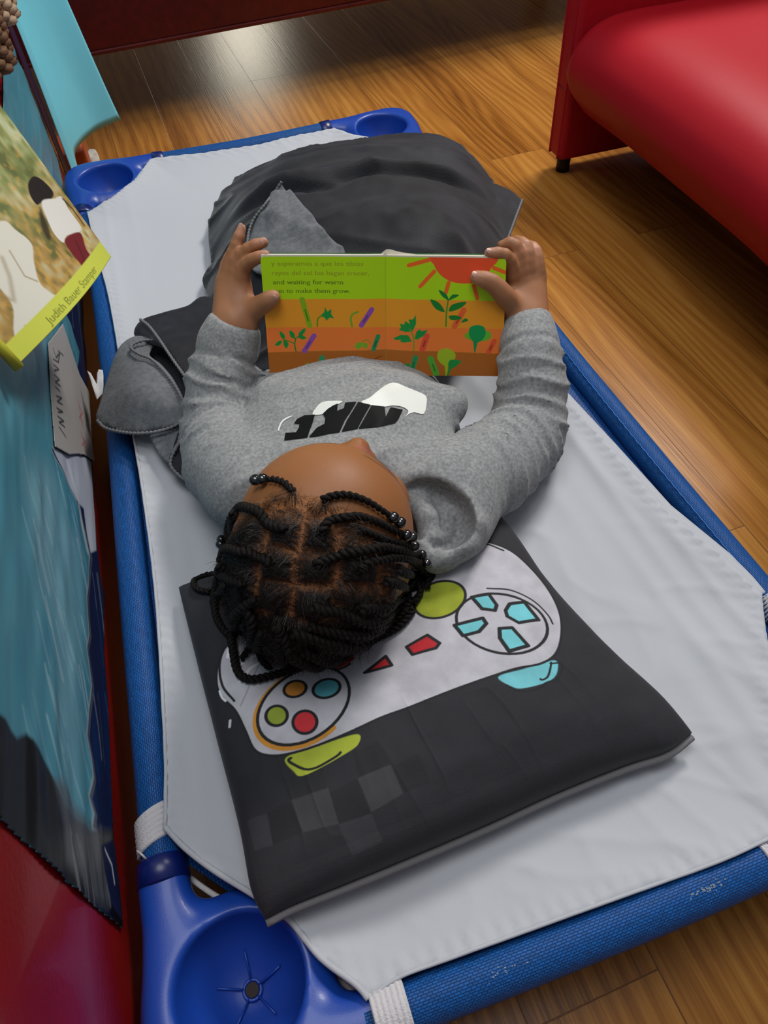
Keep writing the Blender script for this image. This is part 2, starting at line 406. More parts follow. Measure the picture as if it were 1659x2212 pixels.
    L.new(mx.outputs[2], b.inputs['Base Color']); b.inputs['Roughness'].default_value = .27; b.inputs['Specular IOR Level'].default_value = .2
    bp = N.new('ShaderNodeBump'); bp.inputs['Strength'].default_value = .25; bp.inputs['Distance'].default_value = .0006
    iv = N.new('ShaderNodeMath'); iv.operation = 'SUBTRACT'; L.new(n2.outputs['Fac'], iv.inputs[0]); L.new(br.outputs['Fac'], iv.inputs[1])
    L.new(iv.outputs[0], bp.inputs['Height']); L.new(bp.outputs[0], b.inputs['Normal'])
    return m
fl = Acc(); fl.box(.3, 1.6, -.02, 6, 7, .04); o = fl.build('floor', floor_mat(), smooth=False); tag(o, kind='structure')
WALL = mat('wall_paint', (205, 198, 186), .8)
w = Acc(); w.box(.3, 5.15, 1.25, 6, .1, 2.5); tag(w.build('wall_back', WALL, smooth=False), kind='structure')

# ================================================================== MAHOGANY TABLE (far edge)
WOODR = mat('mahogany', (86, 14, 14), .42, coat=.15, bump=.2, bscale=500, var=.25, vscale=60)
p0 = P(195, 120, z=.15); p1 = P(830, 0, z=.15); dr = (p1 - p0) / np.linalg.norm(p1 - p0); nr = np.array([-dr[1], dr[0], 0]); an = math.atan2(dr[1], dr[0])
mid = p0 + dr * .55
tb = empty('low_table', (mid[0], mid[1], 0)); tag(tb, 'dark mahogany low wooden table standing behind the foot of the cot', 'table')
def tbox(name, along, back, z0, z1, l, d, bv=.003):
    c = dr * along + nr * back; a = Acc(); a.box(c[0], c[1], (z0 + z1) / 2, l, d, z1 - z0, an)
    o = a.build(name, WOODR, tb, smooth=False); bevel(o, bv, 2); return o
tbox('apron', 0, .013, .155, .44, 1.86, .024)
tbox('edge_strip', 0, .012, .148, .156, 1.87, .03, .002)
tbox('tabletop', 0, .30, .44, .465, 1.94, .66)
for sx in (-1, 1):
    for bk in (.05, .55): tbox('leg', sx * .86, bk, 0, .44 if bk > .1 else .148, .05, .05)

# ================================================================== RED CHILD SOFA
LEA = mat('red_vinyl', (172, 20, 34), .5, bump=.25, bscale=900, bdist=.0004, spec=.26)
LEAD = mat('red_vinyl_seam', (120, 10, 20), .4)
BLK = mat('black_rubber', (14, 13, 14), .5)
sf = empty('child_sofa', (.80, .21, 0)); tag(sf, 'red vinyl child sofa with waterfall seat and slab arms, standing beside the cot', 'sofa')
O = np.array([.80, .21, 0])
def slab_arm(y0, y1):
    # profile in x,z
    pr = [(.580, .03), (.575, .30), (.60, .45), (.66, .50), (1.12, .50), (1.14, .03)]
    pr = np.array([q for q in pr]); n = 14
    base = resample(smooth_poly(pr, 5)[:, :2], .02)
    base = pr
    a = Acc(); k = len(base)
    V = np.array([[x, y, z] for y in (y0, y1) for x, z in base]) - O
    F = [np.array([[i, (i + 1) % k, (i + 1) % k + k, i + k] for i in range(k)]), np.arange(k)[None, ::-1], np.arange(k, 2 * k)[None]]
    a.add(V, F); o = a.build('arm', LEA, sf); bevel(o, .012, 4)
    for yy in (y0 + .011, y1 - .011):
        t = catmull([[.5805, yy, .034], [.5785, yy, .15], [.5755, yy, .29], [.5795, yy, .36], [.601, yy, .447], [.624, yy, .472], [.66, yy, .5005]], 60) - O
        tube('piping', t, .0026, LEA, o, 8)
    q = np.array([[.5778, y, .155] for y in (y0 + .012, y1 - .012)]) - O; tube('seam', q, .0011, LEAD, o, 6)
    for x in (.605, 1.1):
        q = np.array([[x, (y0 + y1) / 2, 0], [x, (y0 + y1) / 2, .035]]) - O; tube('foot', q, .013, BLK, sf, 16)
slab_arm(.523, .577); slab_arm(-.165, -.105)
# seat : waterfall front roll
prof = [(.635, .118), (.588, .146), (.566, .178), (.562, .205), (.575, .236), (.606, .262), (.66, .274), (.76, .272), (.98, .262), (.99, .20), (.98, .135), (.80, .13)]
cp = smooth_poly(np.array(prof), 6); ys = np.concatenate([[-.104, -.103, -.099], np.linspace(-.09, .505, 40), [.517, .521, .522]])
ins = np.concatenate([[.93, .965, .99], np.ones(40), [.99, .965, .93]]); cc = cp.mean(0)
V = np.array([[cc[0] + (x - cc[0]) * s, y, cc[1] + (z - cc[1]) * s] for y, s in zip(ys, ins) for x, z in cp]) - O
V[:, 2] += .004 * vnoise(V * [7, 7, 0], 3)
k = len(cp); F = [gridF(len(ys), k, cv=True), np.arange(k)[None, ::-1], (np.arange(k) + (len(ys) - 1) * k)[None]]
mesh_np('seat', V, F, LEA, sf)
a = Acc(); a.box(1.06 - .80, .0, .30, .13, .63, .52); o = a.build('backrest', LEA, sf); bevel(o, .03, 5)

# ================================================================== CABINET + POSTER + DISPLAY
REDP = mat('red_painted_wood', (142, 13, 17), .33, coat=.25, bump=.3, bscale=240, var=.2, vscale=9, bdist=.0008)
PX = -.3115
cb = empty('red_cabinet', (PX - .17, -.1, 0)); tag(cb, 'red painted low wooden cabinet standing along the side of the cot', 'cabinet')
a = Acc(); a.box(0, -.06, .172, .34, 1.72, .344); o = a.build('body', REDP, cb); bevel(o, .012, 4)
a = Acc(); a.box(0, -.06, .352, .344, 1.73, .018); o = a.build('top_board', REDP, cb); bevel(o, .006, 3)
for yy in (-.86, .70): a = Acc(); a.box(0, yy, .006, .30, .08, .012); a.build('foot_rail', REDP, cb, smooth=False)

def plane_canvas(name, cv, toworld, m, parent=None, thick=0, mask=None):
    X, Y = np.meshgrid(np.arange(cv.w), np.arange(cv.h)); V = toworld(X.ravel().astype(float), Y.ravel().astype(float))
    F = gridF(cv.h, cv.w)
    if mask is not None:
        F = F[mask.ravel()[F].all(1)]; used = np.unique(F); re = np.full(len(V), -1); re[used] = np.arange(len(used)); V = V[used]; F = re[F]; c = cv.a.reshape(-1, 3)[used]
    else: c = cv.a.reshape(-1, 3)
    o = mesh_np(name, V, F, m, parent, True, c)
    if thick: solidify(o, thick)
    return o
# poster : laminated teal paper, along the cabinet side
y0, y1, z0, z1 = -.60, .66, .02, .338; s = .0012
cv = Canvas(int((y1 - y0) / s), int((z1 - z0) / s), (72, 142, 162))
def pc(px, py):
    q = P(px, py, x=PX); return [(q[1] - y0) / s, (z1 - q[2]) / s]
def PC(l): return [pc(*q) for q in l]
rr = random.Random(3)
edge = [(165, 560), (175, 640), (178, 700), (183, 760), (185, 800), (187, 900), (190, 950), (197, 1050), (203, 1150), (212, 1240), (222, 1290), (221, 1400), (226, 1500), (233, 1650), (240, 1800), (250, 1900), (258, 1992)]
teal = [(120, 640), (150, 700), (168, 760), (150, 860), (105, 975), (130, 1020), (165, 1100), (180, 1150), (190, 1200), (186, 1250), (181, 1290), (187, 1370), (180, 1400), (190, 1480), (185, 1540), (183, 1590), (192, 1640), (195, 1680), (187, 1720), (195, 1760), (193, 1790), (200, 1800)]
# cloudy colour of the print
gx, gy = np.meshgrid(np.arange(cv.w), np.arange(cv.h)); g = np.stack([gx.ravel() * .012, gy.ravel() * .06, 0 * gx.ravel()], 1)
n = (vnoise(g, 2) * .6 + vnoise(g * 2.7, 5) * .4).reshape(cv.h, cv.w); cv.a += (lin((120, 170, 185)) - cv.a) * np.clip(n * .45, 0, .5)[..., None]; cv.a += (lin((58, 112, 138)) - cv.a) * np.clip(-n * .6, 0, .6)[..., None]
# pale brushed patch
cv.poly(smooth_poly(np.array(PC([(50, 1000), (105, 1010), (135, 1120), (165, 1190), (172, 1330), (165, 1480), (172, 1640), (150, 1700), (120, 1560), (112, 1380), (80, 1240), (60, 1110)]))), (128, 172, 186), .55, 14)
for i in range(70):
    x = rr.uniform(40, 178); yy = rr.uniform(950, 1640); L_ = rr.uniform(60, 230)
    cv.line(PC([(x, yy), (x + L_ * .10, yy + L_ * .5), (x + L_ * .22, yy + L_)]), rr.choice([(168, 200, 210), (150, 190, 205), (60, 120, 150), (190, 212, 220)]), rr.uniform(.7, 2.4), rr.uniform(.25, .7), 1.2)
# navy torn border below the teal
nav = [teal[i] for i in range(len(teal))] + edge[::-1]
cv.poly(PC(nav), (20, 38, 78), 1, 1)
for i in range(40):
    t = rr.random(); k = int(t * (len(edge) - 2)); ex, ey = edge[k]; x = ex - rr.uniform(4, 34); L_ = rr.uniform(40, 160)
    cv.line(PC([(x, ey), (x + L_ * .07, ey + L_ * .5), (x + L_ * .12, ey + L_)]), rr.choice([(70, 100, 150), (120, 135, 160), (30, 60, 120), (150, 160, 175), (16, 22, 40)]), rr.uniform(.6, 2), rr.uniform(.4, .9), .8)
cv.line(PC(teal[4:]), (150, 165, 170), 2.2, .9, .8)
cv.line(PC([(q[0] + 4, q[1] + 6) for q in teal[6:]]), (110, 105, 100), 1.6, .8, .8)
# white strip beneath the label
cv.poly(PC([(105, 965), (140, 985), (172, 985), (190, 1000), (200, 1120), (203, 1190), (192, 1195), (176, 1100), (158, 1080), (130, 1015)]), (186, 192, 206), 1, 1)
cv.line(PC([(140, 985), (165, 1090), (185, 1190)]), (220, 225, 232), 6, .6, 2)
# black end of the print and cloudy plastic over red
cv.poly(PC([(-120, 1470), (0, 1555), (15, 1580), (28, 1597), (50, 1587), (62, 1600), (95, 1660), (130, 1745), (190, 1800), (240, 1795), (258, 1992), (262, 2016), (180, 1945), (120, 1895), (60, 1835), (0, 1785), (-200, 1640)]), (12, 12, 14), 1, 1.5)
cv.poly(PC([(108, 1690), (128, 1688), (150, 1735), (190, 1790), (215, 1795), (236, 1800), (246, 1900), (225, 1960), (190, 1940), (135, 1860), (128, 1790)]), (92, 96, 100), .8, 4)
for i in range(14): x = rr.uniform(135, 215); cv.line(PC([(x, rr.uniform(1770, 1830)), (x + 14, 1900), (x + 22, 1960)]), rr.choice([(60, 62, 64), (125, 128, 132), (20, 20, 22)]), 1.5, .7, 1)
cv.poly(PC([(208, 1830), (240, 1815), (256, 1990), (235, 1960)]), (22, 34, 72), 1, 1)
cv.line(PC([(222, 1835), (236, 1870), (241, 1910)]), (205, 215, 225), 1.6, 1, .6)
POST = mat('laminated_print', attr=True, rough=.36, spec=.35, bump=.12, bscale=60, bdist=.002)
Xg, Yg = np.meshgrid(np.arange(cv.w), np.arange(cv.h)); pts = np.stack([Xg.ravel(), Yg.ravel()], 1).astype(float)
out = PC([(-400, 1330), (-260, 1560), (0, 1782), (60, 1835), (120, 1893), (180, 1945), (258, 2010)]) + PC(edge[::-1]) + PC([(120, 330), (78, 200), (58, 125), (28, 108)]) + [[cv.w, -2], [0, -2]]
yy_, xx_ = PC([(0, 0)])[0], 0
# far edge of the poster is a ragged vertical at y=.62
msk = inside(pts, out).reshape(cv.h, cv.w)
po = plane_canvas('poster', cv, lambda X, Y: np.stack([PX + .0012 + .0012 * vnoise(np.stack([X * .02, Y * .08, 0 * X], 1), 8) + .0012, y0 + X * s, z1 - Y * s], 1), POST, None, .0006, msk)
tag(po, 'teal and navy laminated poster with ragged lower edge on the red cabinet side', 'poster')
# handwritten label
lp = np.array([P(*q, x=PX) for q in [(95, 742), (128, 700), (165, 812), (186, 850), (191, 960), (197, 1000), (172, 985), (140, 985), (108, 968), (100, 860)]])
cl = Canvas(330, 190, (176, 172, 168)); ly0, lz0 = lp[:, 1].min() - .002, lp[:, 2].max() + .002; ls = .0011
def lc(px, py): q = P(px, py, x=PX); return [(q[1] - ly0) / ls, (lz0 - q[2]) / ls]
for st in [[(117, 760), (128, 770)], [(106, 755), (112, 775), (120, 765), (117, 785), (106, 778)], [(107, 790), (118, 800), (108, 803)], [(108, 812), (119, 822), (110, 828), (121, 836)], [(110, 838), (120, 848)], [(112, 858), (124, 862), (114, 870), (125, 876)], [(113, 884), (126, 892), (116, 893)], [(115, 902), (128, 912), (118, 915), (130, 925)], [(118, 925), (132, 946)]]:
    cl.line([lc(*q) for q in st], (30, 32, 40), 2.2, .95, .7)
for st in [[(160, 866), (166, 900), (171, 925)], [(163, 880), (170, 893), (163, 905), (171, 915)], [(166, 935), (173, 960), (176, 985)], [(168, 945), (175, 955), (168, 965)]]:
    cl.line([lc(*q) for q in st], (190, 70, 70), 1.8, .8, .7)
Xg, Yg = np.meshgrid(np.arange(cl.w), np.arange(cl.h)); pts = np.stack([Xg.ravel(), Yg.ravel()], 1).astype(float)
msk = inside(pts, [lc(*q) for q in [(95, 742), (128, 700), (165, 812), (186, 850), (191, 960), (197, 1000), (172, 985), (140, 985), (108, 968), (100, 860)]]).reshape(cl.h, cl.w)
PAP = mat('paper_print', attr=True, rough=.55)
lb = plane_canvas('paper_label', cl, lambda X, Y: np.stack([PX + .0045 + 0 * X, ly0 + X * ls, lz0 - Y * ls], 1), PAP, None, .0004, msk)
tag(lb, 'grey white paper label with black handwriting taped on the teal poster', 'label')

# sky blue curling sheet at the far end of the cabinet
bot = catmull([(-.2985, .700, .028), (-.292, .715, .045), (-.291, .735, .075), (-.290, .762, .10), (-.277, .804, .10), (-.256, .838, .10), (-.235, .858, .10), (-.197, .879, .10)], 60)
top = catmull([(-.302, .688, .56), (-.3, .70, .56), (-.298, .712, .56), (-.298, .735, .56), (-.292, .775, .56), (-.285, .81, .56), (-.275, .84, .56), (-.262, .862, .56)], 60)
nv = 40; V = []
for j in range(nv):
    t = j / (nv - 1)
    c = bot * (1 - t) + top * t
    c[:, 0] += .004 * np.sin(np.linspace(0, 6, 60) + t * 3) * np.sin(t * 3.1)
    V.append(c)
V = np.stack(V, 1).reshape(-1, 3)
SKY = mat('sky_blue_paper', (128, 226, 246), .45, bump=.1, bscale=40, bdist=.002)
o = mesh_np('curled_paper', V, gridF(60, nv), SKY); solidify(o, .0008); tag(o, 'sky blue paper sheet curling off the far end of the red cabinet', 'paper sheet')
# shaded root of the curled sheet, added as a dark purple strip
PUR = mat('purple_shade', (58, 30, 62), .4)
V = np.stack([np.array([(-.3065, .668, .03), (-.3045, .682, .03), (-.302, .694, .03)]) + [0, 0, .5 * k] for k in (0, 1)], 1).reshape(-1, 3)
o = mesh_np('shade_strip', V, gridF(3, 2), PUR); solidify(o, .0006); tag(o, 'shade at the root of the curled blue sheet, made as a dark purple strip', 'shade strip')

# photo cover book
BL = np.array([-.290, -.162, .340]); BR = P(245, 552, z=.30); up = np.array([-.074, .059, .215])
TLq = BL + up * 1.0; TRq = BR + up * 1.02
cw, chh = 300, 360; cc_ = Canvas(cw, chh, (150, 150, 70))
gx, gy = np.meshgrid(np.arange(cw), np.arange(chh)); g = np.stack([gx.ravel() * .04, gy.ravel() * .03, 0. * gx.ravel()], 1)
n1 = (vnoise(g, 1) * .5 + vnoise(g * 3, 2) * .5).reshape(chh, cw); n2 = vnoise(g * 5, 9).reshape(chh, cw); fy = gy / chh
cc_.a[:] = lin((150, 160, 96)); t = np.clip((fy - .55) * 5 + n1 * 1.2, 0, 1)[..., None]; cc_.a += (lin((186, 150, 84)) - cc_.a) * t
cc_.a += (lin((214, 222, 178)) - cc_.a) * np.clip(n1 * 1.2, 0, .8)[..., None]; cc_.a += (lin((86, 96, 48)) - cc_.a) * np.clip(-n1 * 1.3, 0, .8)[..., None]
cc_.a += (lin((214, 170, 80)) - cc_.a) * np.clip(n2 * fy * 1.1 - .1, 0, .8)[..., None]
def book_uv(px, py):  # intersect with the cover plane
    nrm = np.cross(BR - BL, TLq - BL); d = ray(px, py); t = (BL - CAM) @ nrm / (d @ nrm); q = CAM + t * d - BL
    A = np.stack([BR - BL, TLq - BL], 1); r = np.linalg.lstsq(A, q, rcond=None)[0]; return [r[0] * cw, (1 - r[1]) * chh]
def BK(l): return np.array([book_uv(*q) for q in l])
def BS(l): return smooth_poly(BK(l), 5)
cc_.poly(BS([(0, 480), (28, 500), (60, 530), (64, 570), (75, 615), (100, 640), (140, 670), (100, 735), (58, 780), (30, 720), (22, 660), (-20, 600), (-60, 520)]), (232, 230, 214), 1, 1)
cc_.line(BK([(0, 640), (25, 650), (15, 600), (0, 560)]), (150, 130, 80), 5, .6, 3); cc_.line(BK([(15, 545), (45, 600), (70, 612)]), (150, 130, 84), 2, .8, 1.2); cc_.line(BK([(50, 705), (80, 710), (105, 705)]), (168, 146, 90), 2.2, .8, 1.5)
cc_.poly(BS([(62, 400), (75, 383), (95, 390), (118, 415), (112, 432), (90, 440), (78, 445), (65, 425)]), (28, 22, 20), 1, 1)
cc_.poly(BS([(90, 438), (120, 430), (138, 425), (150, 450), (176, 490), (165, 505), (140, 512), (130, 528), (112, 510), (98, 475)]), (238, 236, 228), 1, 1)
cc_.poly(BS([(84, 450), (92, 470), (103, 515), (95, 520), (84, 490)]), (60, 40, 26), .9, 2); cc_.line(BK([(140, 430), (160, 450), (185, 485)]), (52, 36, 24), 4, .9, 1.5)
cc_.poly(BS([(134, 520), (172, 503), (182, 540), (200, 570), (192, 585), (176, 592), (160, 570), (145, 550)]), (120, 28, 36), 1, 1)
cc_.line(BK([(160, 525), (172, 560), (176, 590)]), (60, 14, 20), 3, .7, 1.5)
cc_.poly([(0, chh * .925), (cw, chh * .925), (cw, chh), (0, chh)], (214, 222, 84), 1, .6)
put_text(cc_, 'Judith Bauer Stamper', cw * .25, chh * .982, cw * .52, chh * .030, (120, 128, 40), .01)
def cover(X, Y):
    u = (X / (cw - 1))[:, None]; v = (1 - Y / (chh - 1))[:, None]; q = BL * (1 - u) * (1 - v) + BR * u * (1 - v) + TLq * (1 - u) * v + TRq * u * v
    nrm = np.cross(BR - BL, TLq - BL); nrm /= np.linalg.norm(nrm); return q + nrm * (.012 * np.sin(u * 3.14) * (1 - v) ** 2 - .003)
bk = empty('paperback_book', tuple((BL + BR) / 2)); tag(bk, 'photo cover paperback with yellow author strip, on the red cabinet above the poster', 'book')
o = plane_canvas('cover', cc_, cover, PAP, None, 0); o.parent = bk; o.matrix_parent_inverse = Matrix.Translation(-bk.location); solidify(o, .0007)
nrm = np.cross(BR - BL, TLq - BL); nrm /= np.linalg.norm(nrm)
if nrm @ (CAM - BL) < 0: nrm = -nrm
U, Vv = np.meshgrid(np.linspace(0.01, .99, 30), np.linspace(.012, 1, 24), indexing='ij'); X = (U * (cw - 1)).ravel(); Y = ((1 - Vv) * (chh - 1)).ravel()
q = cover(X, Y); a = Acc(); a.add(np.vstack([q - nrm * .0012, q - nrm * .006]), np.vstack([gridF(30, 24), gridF(30, 24, off=720)[:, ::-1]]))
e0 = np.arange(30) * 24; a.F.append(np.stack([e0[:-1], e0[1:], e0[1:] + 720, e0[:-1] + 720], 1)); e1 = np.arange(24); a.F.append(np.stack([e1[:-1], e1[1:], e1[1:] + 720, e1[:-1] + 720], 1)); e2 = e1 + 29 * 24; a.F.append(np.stack([e2[:-1], e2[1:], e2[1:] + 720, e2[:-1] + 720], 1))
o = a.build('pages', mat('page_stack', (222, 214, 190), .8)); o.parent = bk; o.matrix_parent_inverse = Matrix.Translation(-bk.location)
YEL = mat('yellow_spine', (196, 196, 60), .5)
o = tube('spine', np.array([BL + (TLq - BL) * t + nrm * -.004 for t in np.linspace(-.01, 1, 12)]), .0045, YEL, None, 10); o.parent = bk; o.matrix_parent_inverse = Matrix.Translation(-bk.location)
# second book behind
B2 = np.array([-.345, -.215, .366]); a = Acc(); e1_ = (BR - BL) / np.linalg.norm(BR - BL) * .10; e1_[2] = 0; e2_ = up * .9
V = np.array([B2 + e1_ * i + e2_ * j - nrm * k for i in (0, 1) for j in (0, 1) for k in (0, .006)])
a.add(V, np.array([[0, 1, 3, 2], [4, 6, 7, 5], [0, 4, 5, 1], [2, 3, 7, 6], [0, 2, 6, 4], [1, 5, 7, 3]])); o = a.build('thin_book', mat('teal_cover', (70, 176, 160), .4), smooth=False)
tag(o, 'thin teal book tucked behind the photo cover paperback', 'book')

# woven baskets on the cabinet
def basket(cx, cy, r, hgt, label, c1, seed):
    e = empty('wicker_basket', (cx, cy, .361)); tag(e, label, 'basket', None)
    M1 = mat('wicker_light', c1, .7, bump=.5, bscale=400); a = Acc(); rows = int(hgt / .0095)
    for i in range(rows):
        th = np.linspace(0, 2 * np.pi, 145); rad = r * (.88 + .12 * i / rows) + .0042 * np.cos(th * 16 + math.pi * (i % 2)); z = .006 + i * .0095 + .001 * np.sin(th * 7 + i)
        a.tube(np.stack([rad * np.cos(th), rad * np.sin(th), z], 1), .0056, 6, caps=False)
    a.build('woven_wall', M1, e)
    th = np.linspace(0, 2 * np.pi, 145); a = Acc()
    for k in (0, 1): a.tube(np.stack([(r * 1.0 + .005 * np.cos(th * 20 + k * math.pi)) * np.cos(th), (r + .005 * np.cos(th * 20 + k * math.pi)) * np.sin(th), rows * .0095 + .008 + .004 * np.sin(th * 20 + k * math.pi)], 1), .006, 6, caps=False)
    a.build('braided_rim', M1, e)
    a = Acc()
    for i in range(16): t = i * 2 * np.pi / 16; a.tube([[r * .88 * math.cos(t), r * .88 * math.sin(t), .003], [r * math.cos(t), r * math.sin(t), rows * .0095]], .003, 6)
    a.build('stakes', M1, e)
    a = Acc(); th = np.linspace(0, 2 * np.pi, 33)[:-1]; V = np.vstack([[[0, 0, .005]], np.stack([r * .86 * np.cos(th), r * .86 * np.sin(th), 0 * th + .005], 1)]); a.add(V, np.array([[0, i + 1, (i + 1) % 32 + 1] for i in range(32)])); a.build('base', M1, e)
    return e
basket(-.352, .600, .078, .12, 'cream wicker basket at the far end of the red cabinet top', (176, 150, 122), 1)
basket(-.352, .420, .072, .08, 'brown wicker basket nearer the photo cover paperback on the cabinet', (116, 80, 50), 2)

# small things beyond the cot
q0 = P(166, 400, z=0); a = Acc(); a.box(0, 0, .035, .05, .09, .07); o = a.build('orange_block', mat('orange_plastic', (176, 74, 28), .45)); bevel(o, .006, 3); o.location = (q0[0] + .012, q0[1] + .03, 0)
tag(o, 'orange plastic block on the floor beyond the far left cot corner', 'block')
q0 = P(206, 358, z=0); o = patch('paper_scrap', smooth_poly(np.array([P(*q, z=0)[:2] for q in [(190, 335), (196, 325), (208, 328), (217, 350), (212, 366), (196, 372)]]) - q0[:2]), lambda p: .003 + .002 * vnoise(np.column_stack([p * 90, p[:, 0] * 0]), 4), mat('scrap_white', (205, 196, 184), .8), .003, None, .0006)
o.location = (q0[0], q0[1], 0.001); tag(o, 'crumpled white paper scrap on the floor beside the orange block', 'paper scrap')
# ================================================================== COT
def weave_mat(name, col, col2, pitch=.0016, rough=.55, su=1.0):
    """woven vinyl mesh sleeve: staggered cells from uv-like object coordinates baked in attribute 'uvw'"""
    m = bpy.data.materials.new(name); m.use_nodes = True; nt = m.node_tree; N = nt.nodes; L = nt.links; b = N['Principled BSDF']
    at = N.new('ShaderNodeAttribute'); at.attribute_name = 'uvw'
    br = N.new('ShaderNodeTexBrick'); br.offset = .5; br.inputs['Scale'].default_value = 1; br.inputs['Brick Width'].default_value = pitch * 2.4; br.inputs['Row Height'].default_value = pitch * 1.1
    br.inputs['Mortar Size'].default_value = pitch * .22; br.inputs['Mortar Smooth'].default_value = .8
    br.inputs['Color1'].default_value = (*lin(col), 1); br.inputs['Color2'].default_value = (*lin([c * .82 for c in col]), 1); br.inputs['Mortar'].default_value = (*lin(col2), 1)
    L.new(at.outputs['Vector'], br.inputs['Vector'])
    L.new(br.outputs['Color'], b.inputs['Base Color']); b.inputs['Roughness'].default_value = rough; b.inputs['Specular IOR Level'].default_value = .3
    bp = N.new('ShaderNodeBump'); bp.inputs['Strength'].default_value = .8; bp.inputs['Distance'].default_value = .0005; bp.invert = True
    L.new(br.outputs['Fac'], bp.inputs['Height']); L.new(bp.outputs[0], b.inputs['Normal'])
    return m
SLEEVE = weave_mat('blue_mesh_sleeve', (12, 92, 168), (6, 54, 112))
BPL = mat('blue_moulded_plastic', (22, 66, 160), .36, bump=.25, bscale=1400, bdist=.0003, coat=.05)
BPD = mat('dark_blue_collar', (10, 28, 96), .32)
WEL = mat('white_elastic', (206, 202, 204), .85, bump=.8, bscale=700)
def set_uvw(o, uvw):
    a = o.data.attributes.new('uvw', 'FLOAT_VECTOR', 'POINT'); a.data.foreach_set('vector', np.asarray(uvw, np.float32).ravel())
cot = empty('stacking_cot', (0, 0, 0)); tag(cot, 'low blue child sleeping cot with tubular rails and moulded plastic corners', 'cot')
TR_, TZ = .0165, .127
def rail(pts, name='rail', r=None):
    path = catmull(pts, 90); n, sg = 90, 48; V, F = tubeVF(path, r or TR_, sg, False)
    o = mesh_np(name, V, F, SLEEVE, cot); s = np.concatenate([[0], np.cumsum(np.linalg.norm(np.diff(path, axis=0), axis=1))])
    U, T = np.meshgrid(s, np.arange(sg) * 2 * np.pi * TR_ / sg, indexing='ij'); set_uvw(o, np.stack([U.ravel(), T.ravel(), 0 * U.ravel()], 1)); return o
XL, XR, YN, YF = -.280, .283, -.6455, .607
RL_ = .0145
rl = rail([(XL, -.52, TZ), (XL + .004, -.3, TZ), (XL + .011, 0, TZ), (XL + .012, .25, TZ), (XL + .008, .47, TZ)], r=RL_)
rr_ = rail([(XR, -.52, TZ), (XR - .011, -.25, TZ), (XR - .017, 0, TZ), (XR - .010, .25, TZ), (XR, .47, TZ)], r=RL_)
rf = rail([(-.162, YN, TZ), (-.05, YN - .001, TZ), (.07, YN - .001, TZ), (.165, YN + .001, TZ)])
rb = rail([(-.155, YF, TZ), (0, YF - .006, TZ), (.155, YF, TZ)])
# seams on the right rail and a worn patch on the front rail
sp = []
for i in range(170):
    t = i / 169; y = -.50 + t * .95; x = XR - .017 * math.sin(math.pi * min(1, max(0, (y + .52) / .99))) ; ph = math.radians(118)
    sp.append([x + (RL_ + .0002) * math.cos(ph) + .0008 * (i % 2), y, TZ + (RL_ + .0002) * math.sin(ph)])
tube('seam_stitch', sp, .00055, mat('blue_thread', (30, 110, 190), .5), rr_, 5)
WORN = mat('worn_scuff', (150, 158, 160), .7)
rr = random.Random(8)
for cx_, cn, sx_ in ((P(1515, 1905, z=TZ + .012)[0], 34, .008), (P(1080, 2090, z=TZ + .012)[0], 12, .007)):
    a = Acc()
    for i in range(cn):
        x = cx_ + rr.gauss(0, sx_); ph = math.radians(98 + rr.gauss(0, 6)); a.box(x, YN + (TR_ + .0001) * math.cos(ph), TZ + (TR_ + .0001) * math.sin(ph), rr.uniform(.0008, .0018), .0007, .0003)
    a.build('scuff_mark', WORN, rf)

# moulded corner : local frame x to the inside (short side), y to the inside (long side), origin = outer corner
def corner_prims():
    pr = []
    # arms toward the tubes
    pr.append((cap((.016, .040, .0), (.016, .150, .0), .0185, .0185), .01))
    pr.append((cap((.040, .016, .0), (.150, .016, .0), .0185, .0185), .012))
    pr.append((ell((.060, .061, -.004), (.062, .062, .024)), .022))
    pr.append((ell((.050, .048, -.016), (.056, .054, .040)), .02))
    pr.append((cap((.022, .022, .0), (.024, .024, -.05), .022, .026), .02))
    # legs down
    pr.append((cap((.045, .045, -.01), (.045, .045, -.112), .030, .020), .02))
    # bowl
    pr.append((ell((.060, .0615, .022), (.0440, .0440, .057)), -.005))
    return pr
def top_clip(pr):
    F0 = rsmin(pr)
    def F(p):
        d = F0(p); t = p[:, 2] - .017; return -smin(-d, -t, .006)
    F.lo, F.hi = F0.lo, F0.hi; return F
CV_, CQ_ = surfnet(top_clip(corner_prims()), .0019); CV_ = relax(CV_, CQ_, 2)
CV_[:, 2] = np.maximum(CV_[:, 2], -TZ + .001)
